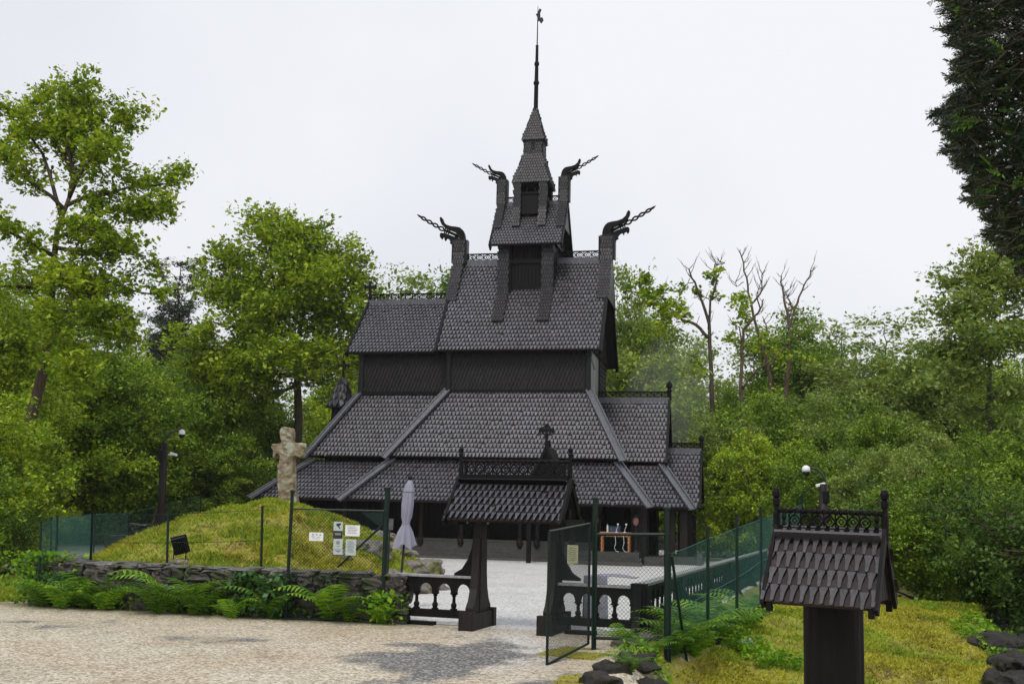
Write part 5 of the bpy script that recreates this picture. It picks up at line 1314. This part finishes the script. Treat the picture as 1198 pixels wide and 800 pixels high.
# --- rows of background trees: (px, top py, Y, prototype, material, rz, width scale)
rows_ = [
 (-30,335,41,A1,'leaf_oak',.7,.8),(885,415,84,A5,'leaf_pale',1.3,1.3),
 (-60,300,52,A2,None,0,1.1),(40,395,48,A2,None,1.2,1.0),(105,385,50,A2,'leaf_mid',2.6,.95),(150,420,55,A1,'leaf_bright',.4,.8),(205,430,62,A2,'leaf_mid',3.6,.9),(250,430,58,A3,'leaf_mid',1.9,.8),
 (300,445,66,A1,'leaf_mid',5.0,.9),(-20,470,42,A3,'leaf_bright',2.2,.9),(385,420,72,A2,'leaf_bright',.8,.95),(470,325,74,A2,'leaf_pale',1.5,.9),(520,322,80,A1,'leaf_mid',3.0,.9),(232,400,78,A1,'leaf_mid',4.1,.9),(120,385,74,A3,'leaf_mid',0,1),(20,340,70,A1,None,.9,1.1),
 (733,318,66,A2,'leaf_pale',.5,.6),(768,385,64,A1,'leaf_bright',1.1,.8),(812,405,70,A5,'leaf_pale',4.2,1.0),(855,458,66,A1,'leaf_mid',2.8,.8),(935,366,80,A1,'leaf_mid',3.8,.9),(988,384,76,A5,'leaf_pale',.2,1.3),(900,462,56,A2,'leaf_bright',5.1,.9),
 (1045,376,66,A5,'leaf_pale',2.4,1.3),(1085,396,60,A3,'leaf_pale',3.3,1.0),(1130,405,66,A1,'leaf_mid',1.4,1.0),(960,462,50,A2,'leaf_pale',2.0,.85),(1030,468,46,A3,'leaf_mid',.6,.8),(1190,455,52,A1,'leaf_mid',4.8,.9),(1260,380,55,A2,None,1,1),(1330,360,60,A1,None,2,1),(-140,280,60,A1,None,3,1.2),
 (650,430,86,A1,'leaf_deep',2.2,1.1),(880,500,80,A3,'leaf_deep',.2,1.1),(340,500,84,A3,'leaf_deep',.2,1.1),(1100,500,84,A3,'leaf_deep',2.2,1.1),(60,480,80,A3,'leaf_deep',1.2,1.1),(715,400,84,A3,'leaf_deep',1.9,1.1),(800,460,86,A2,'leaf_mid',2.6,1.0),(420,440,88,A1,'leaf_deep',2.9,1.1),(180,470,90,A3,'leaf_deep',2.9,1.3),(980,470,92,A3,'leaf_deep',2.9,1.3)]
kd = {id(A1): 'spreading tree', id(A2): 'round crowned tree', id(A3): 'drooping tree', id(A5): 'slender pale tree'}
tone = {'leaf_oak': 'fresh green', 'leaf_mid': 'mid green', 'leaf_bright': 'bright green', 'leaf_pale': 'pale green', 'leaf_deep': 'dark green', None: 'green'}
for i, (px, ty, yy, pr_, mt, rz, ws) in enumerate(rows_):
    side = 'left of the church' if px < 480 else ('behind the church' if px < 720 else 'right of the church')
    h = top_h(px, ty, yy); hh = 15.2 if pr_ is not A5 else 14.2
    t = place_tree(pr_, tpos(px, yy), f'{tone[mt]} {kd[id(pr_)]} in the wood {side}', name='woodland_tree', group=f'{tone[mt]} {kd[id(pr_)]}s {side}', rz=rz, s=h/hh, mat=mt)
    t.scale = (h/hh*ws*1.0, h/hh*ws, h/hh)
    t['xpx'] = px; del t['xpx']
# --- understorey: layered bright sprays on the left, bushes on the right
und = [(-75,455,33,A6,None,0,1.0),(30,455,50,A6,'leaf_mid',1.5,1.1),(-130,430,30,A6,None,2.5,1.0),(105,480,53,A6,None,3.5,1.1),(170,500,55,A6,'leaf_mid',4.4,1.0),(-10,500,44,A6,None,5.1,1.0),(60,540,50,A6,None,2.9,1.0),(235,515,55,A6,'leaf_mid',.7,1.1),(270,540,60,A6,None,2.1,1.0),(300,520,64,A6,'leaf_deep',5,1.1),(-25,600,29,B2,None,.3,.9),(-70,560,27,B2,'leaf_mid',1.9,1.0),(20,590,40,B1,'leaf_deep',1.1,1),(95,590,52,B1,'leaf_deep',1.1,1),(350,545,70,A6,'leaf_mid',5,1.1),
 (845,530,72,A6,'leaf_bright',1.9,1.0),(862,480,53,A6,'leaf_pale',.3,.8),(925,462,52,A6,'leaf_mid',2.7,.85),(890,505,48,A6,'leaf_bright',4.7,.8),(800,575,74,B1,'leaf_bright',.4,1.1),(855,590,70,B1,'leaf_bright',2.4,1.0),(985,520,44,A6,'leaf_mid',3.4,.9),(1040,520,36,A6,'leaf_pale',1.1,.8),(1190,500,34,A6,'leaf_mid',2.2,.9),(1105,505,38,A6,'leaf_pale',4.5,.8)]
for i, (px, ty, yy, pr_, mt, rz, ws) in enumerate(und):
    h = top_h(px, ty, yy); hh = {id(A6): 7.3, id(B1): 4.6, id(B2): 3.1}[id(pr_)]; side = 'left of the church' if px < 480 else 'right of the church'
    kn = 'young beech' if pr_ is A6 else 'bush'
    t = place_tree(pr_, tpos(px, yy), f'{tone[mt]} layered {kn} at the wood edge {side}', cat='tree' if pr_ is A6 else 'bush', name='beech_tree' if pr_ is A6 else 'bush', group=f'{tone[mt]} {kn}s {side}', rz=rz, s=h/hh, mat=mt); t.scale = (h/hh*ws, h/hh*ws, h/hh)
# big bush right and shrubs by the bank
for px, ty, yy, pr_, mt, rz, ws, lab in ((1105,562,25.5,B1,None,.4,.95,'large leafy bush beyond the mossy slope, directly right of the shingled post'),(1075,575,28,B1,'leaf_deep',2.4,.9,'darker bush half hidden behind the shingled post roof'),(1175,570,25.0,B1,None,3.9,1.0,'leafy bush overhanging the dark bank at the right edge'),(1140,640,24.0,B2,'leaf_mid',1,.8,'low drooping bush over the undercut bank'),(1215,600,22.5,B2,'leaf_deep',2,1.0,'dark bush at the right edge above the gravel path')):
    h = top_h(px, ty, yy); hh = 4.6 if pr_ is B1 else 3.1
    t = place_tree(pr_, tpos(px, yy, -.1), lab, 'bush', name='bush', rz=rz, s=h/hh, mat=mt); t.scale = (h/hh*ws, h/hh*ws, h/hh)
# light airy tree at the right edge
rb = tpos(1165, 40)
def RB(px, py, dy=0): p = D(px, py, 40+dy); return (p.x-rb[0], p.y-rb[1], p.z-rb[2])
limbs = [(RB(1165, zs)[2], RB(a, b, c)) for zs, a, b, c in ((420,1105,400,0),(400,1095,358,0),(370,1110,330,1),(350,1150,300,0),(340,1175,295,-1),(380,1215,330,0),(420,1225,370,1),(450,1110,440,-1),(470,1200,450,-1),(480,1120,480,0),(430,1150,390,-2),(360,1190,310,1),(500,1190,500,-1),(440,1085,410,1),(410,1130,350,-1),(390,1200,400,-2))]
RT = tree_mesh(24, RB(1165, 300)[2], 4, 4, nclump=330, leaves=26000, leaf=.17, kind='oak', trunk_r=.20, rcl=.6, mat='leaf_pale', bark='bark_grey', limbs=limbs, cl=.7, flat=.5)
place_tree(RT, rb, 'light airy tree with sparse pale leaves against the sky at the right edge', name='birch_tree')
# half dead trees right of the church: each from traced limbs
def bare(name, label, px, Yp, polys, leaves=0, mat='leaf_mid', seed=1, bark='bark_red', clumps=(), lean=0):
    b = tpos(px, Yp); rr = random.Random(seed); rs = np.random.RandomState(seed); mb = MB(); s = Yp/F
    t = thing(name, label, 'tree', b)
    def Q_(x, y, dy=0): p = D(x, y, Yp+dy); return Vector((p.x-b[0], p.y-b[1], p.z-b[2]))
    for pts, r0, r1, dy in polys:
        P = [Q_(x, y, dy*i/max(1, len(pts)-1)) for i, (x, y) in enumerate(pts)]
        n = len(P); Pf = []
        for i in range(n-1):
            for k in range(3): Pf.append(P[i].lerp(P[i+1], k/3)+Vector((rr.uniform(-1,1), rr.uniform(-1,1), rr.uniform(-1,1)))*s*1.0*(0 if i+k == 0 else 1))
        Pf.append(P[-1]); m = len(Pf); r0 *= .8; r1 *= .8
        mb.tube(Pf, [(r0+(r1-r0)*i/(m-1))*s for i in range(m)], 7)
        if n > 2 or r0 < 2.6:
            for j in range(3, m):
                if j < m*.35 and r0 > 2.6: continue
                for _ in range(2):
                    if rr.random() < .55: continue
                    dd = Vector((rr.choice((-1, 1))*rr.uniform(.4, 1), rr.uniform(-.7, .7), rr.uniform(.3, 1.1))).normalized(); Lt = s*rr.uniform(7, 22)
                    q1 = Pf[j]+dd*Lt*.5+Vector((0, 0, rr.uniform(-.05, .1))); q2 = Pf[j]+dd*Lt+Vector((0, 0, Lt*.3)); q3 = q1+Vector((dd.x*.4, dd.y, .9)).normalized()*Lt*.45
                    mb.tube([Pf[j], q1, q2], [s*.5, s*.35, s*.15], 4); mb.tube([q1, q3], [s*.3, s*.12], 4)
    mb.build('trunk', MAT[bark], t, smooth=True)
    if clumps:
        C = []
        for x, y, r, n in clumps:
            c = Q_(x, y, rr.uniform(-1.5, 1.5)); d = (rs.randn(n, 3)*.45+rs.randn(6, 3)[rs.randint(0, 6, n)]*.8)*np.array([1, 1, .8])*r*s; C.append(np.array(tuple(c))+d)
        c = np.vstack(C); v = leaf_verts(c, .26, rs); np_mesh('crown', v, np.arange(len(v)).reshape(-1, 4), MAT[mat], t)
    return t
bare('half_dead_tree', 'half dead tree with long bare leaning limb nearest the church at right', 832, 56,
 [([(833,640),(832,560),(833,480),(831,420),(829,380),(822,352),(812,330),(806,315)],4.5,1.0,0), ([(829,385),(832,350),(838,330),(836,312),(848,308)],2.0,.6,-.5), ([(829,395),(815,380),(800,375),(785,362),(765,350),(742,345)],2.8,.8,1.5),
  ([(785,362),(772,345),(760,335)],1.2,.5,0), ([(836,330),(834,315),(838,307)],1.0,.5,0), ([(829,440),(815,420),(803,412)],1.5,.6,-1), ([(812,330),(804,332),(798,340)],.8,.4,0)],
 clumps=[(755,332,9,260),(766,345,10,300),(745,345,9,260),(785,352,12,350),(800,366,9,200),(832,330,6,110),(815,342,6,70),(842,318,5,60),(790,385,12,260),(770,370,12,260),(812,430,10,200),(838,345,6,80)], seed=4, bark='bark', mat='leaf_oak')
bare('dead_tree', 'tall bare dead tree with thin forked top, the tallest of the bare ones', 905, 62,
 [([(908,640),(906,560),(904,480),(900,440),(893,410),(885,380),(878,350),(873,325),(867,300),(866,292)],4.0,.6,0), ([(893,410),(898,385),(892,370)],1.4,.6,1), ([(880,355),(888,345),(892,335),(891,322)],1.6,.6,-1), ([(870,330),(862,335),(861,328)],.7,.4,0), ([(900,430),(912,412),(925,400),(935,375)],1.8,.5,1)],
 clumps=[(864,345,6,70),(900,400,12,200),(915,415,12,200)], seed=5, mat='leaf_oak')
bare('dead_tree', 'mossy bare tree with crooked trunk left of the tallest dead tree', 868, 60,
 [([(867,640),(867,560),(868,480),(867,440),(868,410),(870,385),(880,375),(890,362),(893,350)],3.6,.9,0), ([(868,400),(865,382),(857,380)],1.3,.5,0), ([(868,455),(880,438),(892,428),(905,420)],2.0,1.0,-1), ([(890,362),(885,345),(893,322)],1.0,.5,0)],
 clumps=[(866,345,7,130),(862,360,8,150),(870,375,8,130),(858,395,10,180),(880,400,9,120)], seed=6, mat='leaf_bright')
bare('dead_tree', 'bare dead tree with three upright prongs, rightmost of the bare ones', 922, 64,
 [([(925,640),(922,540),(920,470),(922,430),(924,395),(922,375),(918,350),(913,330),(914,322)],4.4,.7,0), ([(923,385),(930,362),(938,340),(947,322),(949,314)],2.0,.6,0), ([(922,375),(926,360),(924,350),(918,345)],1.2,.5,1), ([(924,400),(935,392),(946,388),(950,385)],1.4,.5,-1), ([(923,410),(932,398),(938,378)],1.2,.5,1)],
 clumps=[(935,390,12,260),(945,400,12,260),(915,400,10,160)], seed=7)

# ------------------------------------------------------------------ yew branch hanging in at upper right
yt = thing('yew_tree', 'dark evergreen yew hanging into the picture at the upper right corner', 'tree', (3.75, 5.4, Tz(3.75, 5.4)))
rs = np.random.RandomState(77); bnd_y = [-60,0,30,62,95,125,150,165,185,215,250,280,305,330]; bnd_x = [1088,1093,1110,1112,1118,1103,1098,1102,1120,1128,1147,1160,1178,1215]
P = []
for _ in range(60000):
    yy = 4.7+1.5*rs.rand(); px = 1085+240*rs.rand(); py = -90+430*rs.rand()
    b = np.interp(py, bnd_y, bnd_x)+7*math.sin(py*.13)+6*math.sin(py*.31+1)
    if px < b+3: continue
    if px > b+40 and rs.rand() < .5: continue
    P.append((px, py, yy))
    if len(P) > 7000: break
mb = MB(); mb.tube([(0,0,-.3),(0,.05,2),(.05,0,4.5),(0,.1,7)], [.3,.25,.2,.1], 10); stems = MB()
NV = []; NV2 = []
yo = Vector(yt.location)
for px, py, yy in P:
    c = D(px, py, yy)-yo; out = Vector((-1+rs.randn()*.5, rs.randn()*.5, -.25+rs.randn()*.5)).normalized()
    L = .07+.06*rs.rand(); a = c-out*L*.5; side = out.cross(Vector(rs.randn(3))).normalized(); n_ = 11
    new = rs.rand() < .09
    for k in range(n_):
        for s_ in (-1, 1):
            p = a+out*L*(k/n_); d = (side*s_+out*.75+Vector(rs.randn(3))*.22).normalized(); ln = .030*(.8+.4*rs.rand())*(1-.35*k/n_)
            w_ = d.cross(out).normalized()*.0028+out*.0020
            (NV2 if new else NV).append([tuple(p-w_), tuple(p+d*ln*.5-w_*1.1), tuple(p+d*ln), tuple(p+d*ln*.5+w_*1.1)])
    if rs.rand() < .5: stems.tube([a-out*.05, a+out*L], .0018, 4, False)
mb.build('trunk', MAT['bark'], yt, smooth=True); stems.build('twigs', MAT['bark'], yt)
for nm, arr, m in (('crown', NV, 'yew'), ('young_shoots', NV2, 'yew_new')):
    v = np.array(arr).reshape(-1, 3); o = np_mesh(nm, v, np.arange(len(v)).reshape(-1, 4), MAT[m], yt)
c = []
while len(c) < 16000:
    yy = 4.9+1.7*rs.rand(); px = 1085+260*rs.rand(); py = -110+440*rs.rand()
    if px < np.interp(py, bnd_y, bnd_x)+14+10*rs.rand(): continue
    c.append(tuple(D(px, py, yy)-yo))
v = leaf_verts(np.array(c), .035, rs, .2, .35); np_mesh('inner_foliage', v, np.arange(len(v)).reshape(-1, 4), MAT['yew'], yt)
bb_ = MB(); rr = random.Random(3)
for i in range(26):
    px, py = 1150+rr.random()*170, -60+rr.random()*330; 
    if px < np.interp(py, bnd_y, bnd_x)+26: px += 45
    e = D(px-30, py+10, 5.0+rr.random())-yo; s0 = Vector((0, 0, e.z+.5+rr.random()*.4)); bb_.tube([s0, s0.lerp(e, .5)+Vector((0,0,.12)), e], [.03,.018,.005], 5)
bb_.build('branches', MAT['bark'], yt)

# ------------------------------------------------------------------ ferns and ivy
def fern_mesh(seed, nf=10, L=.85, mat='fern'):
    rr = random.Random(seed); V_ = []; Qs = []
    mb = MB()
    for i in range(nf):
        q = i*2.4+rr.random()*.5; l = L*(.7+.5*rr.random()); tl = .9+.35*rr.random(); pts = []
        dx, dy = math.cos(q), math.sin(q)
        for k in range(17):
            u = k/16; h = l*(math.sin(u*tl*1.75))*.66; r = l*u*(.6+.55*u); pts.append(Vector((dx*r, dy*r, h)))
        sd = Vector((-dy, dx, 0)); roll = rr.uniform(-.3, .3)
        for k in range(1, 16):
            u = k/16; w_ = .30*l*math.sin(PI*min(1, u*.86+.16))**.8
            t_ = (pts[k+1]-pts[k-1]).normalized(); nn = t_.cross(sd).normalized()
            for s in (-1, 1):
                d = (sd*s+t_*.45+nn*(roll*s-.12)).normalized(); b = pts[k]; half = l*.021
                tip = b+d*w_-Vector((0,0,w_*.15))
                n = len(V_); V_ += [b-t_*half, b+d*w_*.5-t_*half*1.1, tip, b+d*w_*.5+t_*half*1.1, b+t_*half]
                Qs += [(n, n+1, n+3, n+4), (n+1, n+2, n+3, n+3)]
        mb.tube(pts, [.007*(1-.7*k/16) for k in range(17)], 4)
    mb.add(V_, [q[:3] if q[2] == q[3] else q for q in Qs])
    me = mb.mesh('fern'); me.materials.append(MAT[mat]); return me
FM = [fern_mesh(s, 9+s % 3, .85, 'fern' if s % 2 else 'fern_dark') for s in (1, 2, 3, 4, 5, 6)]
def fern(px, py, yy, s, grp, lab, i, z=None):
    p = D(px, py, yy) if z is None else G(px, py, z); zz = Tz(p.x, p.y)
    o = bpy.data.objects.new('fern', FM[i % 6]); COL.objects.link(o); o.location = (p.x, p.y, zz-.03); o.rotation_euler = (0, 0, i*1.7); o.scale = (s, s, s)
    tag(o, lab, 'fern', grp); return o
gl = 'ferns growing along the foot of the stone wall'; gr_ = 'ferns between the side balustrade and the wire fence'
i = 0
for px, s in ((48,.75),(72,.9),(104,1.1),(122,.8),(186,.85),(206,1.25),(232,1.0),(272,.6),(322,.9),(388,1.15),(412,.85),(448,.6)):
    wl = WA.y+(WB.y-WA.y)*((px-58)/(476-58)); i += 1
    b = D(px, 700, wl-.55-.25*((i*7) % 3)/2); fern(px, 700, wl-(.5+.3*((i*7) % 3)/2 if px < 330 else .36), s*(1.05 if px < 330 else .95), gl, 'green fern at the foot of the low stone wall', i)
for px, yy, s in ((796,16.4,.8),(808,17.0,.9),(818,17.6,1.0),(804,18.2,.8),(832,18.4,1.0),(842,19.0,1.0),(822,19.3,.9),(856,19.8,1.0),(842,20.4,.9),(868,20.9,1.0),(833,21.2,.8),(880,21.8,1.0),(862,22.4,.9),(790,17.0,.7),(788,16.2,.6),(850,18.6,.6),(872,20.2,.6),(812,16.6,.6),(892,23.2,1.0),(838,17.8,.6),(828,20.2,.9),(850,21.6,1.0)):
    i += 1; fern(px, 700, yy, s, gr_, 'bright green fern between the side balustrade and the wire fence', i)
for px, py, yy, s, lab in ((738,0,14.3,.4,'small bright fern on the mossy rocks below the wire panel'),(728,0,16.8,.5,'fern in the gap under the balustrade corner'),(762,0,15.6,.45,'fern leaning on the tall green post of the wire panel')):
    i += 1; fern(px, 700, yy, s, None, lab, i)
def ivy(px, yy, w_, h_, n, lab, seed, mat='ivy', z0=0):
    rs = np.random.RandomState(seed); p = D(px, 680, yy); t = thing('climbing_plant', lab, 'plant', (p.x, yy, Tz(p.x, yy)))
    k = rs.rand(n); c = np.stack([(rs.randn(n))*w_*.38, rs.randn(n)*.12-.05, z0+rs.rand(n)**.8*h_], 1)
    v = leaf_verts(c, .09, rs, .1, .75, .6); np_mesh('leaves', v, np.arange(len(v)).reshape(-1, 4), MAT[mat], t)
    mb = MB(); rr = random.Random(seed)
    for j in range(10): x = rr.gauss(0, w_*.3); mb.tube([(x*.4, 0, 0), (x*.8, -.06, h_*.4), (x, -.04, h_*.9)], [.008,.006,.003], 4)
    mb.build('stems', MAT['bark'], t)
ivy(50, 21.2, .8, 1.0, 1300, 'leafy bramble climbing at the left end of the stone wall', 1, 'fern'); ivy(68, 20.9, .7, .6, 700, 'low leafy plant beside the bramble at the wall end', 4, 'ivy')
ivy(290, 19.85, .5, .8, 520, 'round leaved ivy hanging over the middle of the stone wall', 2); ivy(322, 19.65, .5, .75, 500, 'smaller ivy left of the wire gate leaf', 3); ivy(452, 19.2, .45, .55, 420, 'bright leafy plant at the foot of the tall green gate post', 5, 'fern'); ivy(230, 20.2, .6, .5, 400, 'low ivy among the ferns left of the middle of the wall', 6)
def weeds(cx, cy, w_, d_, n, lab, seed, k=0):
    rs = np.random.RandomState(seed); c = np.stack([cx+(rs.rand(n)*2-1)*w_, cy+(rs.rand(n)*2-1)*d_, np.zeros(n)], 1); c[:, 1] += (c[:, 0]-cx)*k; c = c[fbm(c[:, 0], c[:, 1], 1.8, 3, seed) > .47]; n = len(c); c[:, 2] = T(c[:, 0], c[:, 1])+rs.rand(n)*.22
    v = leaf_verts(c, .075, rs, .3, .55, .3); o = np_mesh('ground_cover', v, np.arange(len(v)).reshape(-1, 4), MAT['fern']); tag(o, lab, 'ground cover', kind='stuff')
weeds(-5.6, 20.2, 3.4, .2, 3000, 'low green weeds along the foot of the wall', 8, -.246); weeds(3.75, 19.2, .75, 2.6, 12000, 'low green weeds under the ferns in the ditch', 9); weeds(1.9, 15.3, .4, .6, 900, 'small weeds on the mossy rocks by the wire panel', 10); weeds(8.8, 19.8, .9, 1.8, 4500, 'weeds on the bank at the right', 11)
# ------------------------------------------------------------------ rainy air
mb = MB(); mb.bb(-130, 130, -8, 175, -3, 45)
hm = bpy.data.materials.new('rain_haze'); hm.use_nodes = True; n_ = hm.node_tree; n_.nodes.clear()
pv = n_.nodes.new('ShaderNodeVolumePrincipled'); pv.inputs['Color'].default_value = (.86, .9, .95, 1); pv.inputs['Density'].default_value = .0002; pv.inputs['Anisotropy'].default_value = .3
oo = n_.nodes.new('ShaderNodeOutputMaterial'); n_.links.new(pv.outputs[0], oo.inputs['Volume'])
hz = mb.build('haze', hm); tag(hz, 'thin rainy air fading the woods behind the church', 'haze', kind='stuff')

q_ = D(778, 480, 57); mb = MB(); n1, n2 = 16, 24
mb.lathe([(max(.02, math.sin(PI*i/n1))*1.0, -math.cos(PI*i/n1)) for i in range(n1+1)], (0,0,0), n2)
mm = bpy.data.materials.new('rain_mist'); mm.use_nodes = True; n_ = mm.node_tree; n_.nodes.clear()
pv = n_.nodes.new('ShaderNodeVolumePrincipled'); pv.inputs['Color'].default_value = (.93, .95, .97, 1); pv.inputs['Density'].default_value = .028; pv.inputs['Anisotropy'].default_value = .2
oo = n_.nodes.new('ShaderNodeOutputMaterial'); n_.links.new(pv.outputs[0], oo.inputs['Volume'])
ms = mb.build('mist', mm); ms.location = q_; ms.scale = (2.4, 3.2, 5.0); ms.rotation_euler = (0, .25, 0); tag(ms, 'pale wisp of mist drifting right of the church porch', 'mist', kind='stuff')
# ------------------------------------------------------------------ world and sun
w = bpy.data.worlds.new('World'); scene.world = w; w.use_nodes = True; nt = w.node_tree
bg = nt.nodes['Background']; bg.inputs['Strength'].default_value = .1
sky = nt.nodes.new('ShaderNodeTexSky'); sky.sky_type = 'NISHITA'; sky.sun_disc = False
SE, SA = math.radians(55), math.radians(200)
sky.sun_elevation = SE; sky.sun_rotation = SA; sky.dust_density = 6; sky.air_density = 1.5
tc = nt.nodes.new('ShaderNodeTexCoord'); nz = nt.nodes.new('ShaderNodeTexNoise'); nz.inputs['Scale'].default_value = 1.3; nz.inputs['Detail'].default_value = 6; nz.inputs['Roughness'].default_value = .45
nt.links.new(tc.outputs['Generated'], nz.inputs['Vector'])
cr = nt.nodes.new('ShaderNodeValToRGB'); e = cr.color_ramp.elements
e[0].position = .36; e[0].color = (.55, .58, .655, 1); e[1].position = .66; e[1].color = (.78, .79, .82, 1)
nt.links.new(nz.outputs['Fac'], cr.inputs[0])
sc10 = nt.nodes.new('ShaderNodeMix'); sc10.data_type = 'RGBA'; sc10.blend_type = 'MULTIPLY'; sc10.inputs[0].default_value = 1; sc10.inputs[7].default_value = (9.6, 9.6, 9.6, 1)
nt.links.new(cr.outputs[0], sc10.inputs[6])
mx = nt.nodes.new('ShaderNodeMix'); mx.data_type = 'RGBA'; mx.inputs[0].default_value = .95
nt.links.new(sky.outputs[0], mx.inputs[6]); nt.links.new(sc10.outputs[2], mx.inputs[7]); nt.links.new(mx.outputs[2], bg.inputs['Color'])
sd = bpy.data.lights.new('sun', 'SUN'); sd.energy = 1.5; sd.angle = math.radians(14); sd.color = (1, .97, .92)
so = bpy.data.objects.new('sun', sd); COL.objects.link(so)
# sun behind the camera, high, slightly left; the sky texture gets the same direction
dirv = Vector((math.cos(SE)*math.sin(SA), math.cos(SE)*math.cos(SA), math.sin(SE)))
so.rotation_euler = dirv.to_track_quat('Z', 'Y').to_euler(); so.location = (-20, -20, 60)
vs = scene.view_settings; vs.view_transform = 'Standard'; vs.look = 'None'; vs.exposure = 0.33; vs.gamma = 1; vs.use_curve_mapping = False
scene.render.engine = 'CYCLES'; cy = scene.cycles
cy.max_bounces = 6; cy.diffuse_bounces = 3; cy.glossy_bounces = 3; cy.transmission_bounces = 3; cy.volume_bounces = 2; cy.transparent_max_bounces = 12
cy.use_denoising = True; cy.use_adaptive_sampling = True; cy.adaptive_threshold = .01
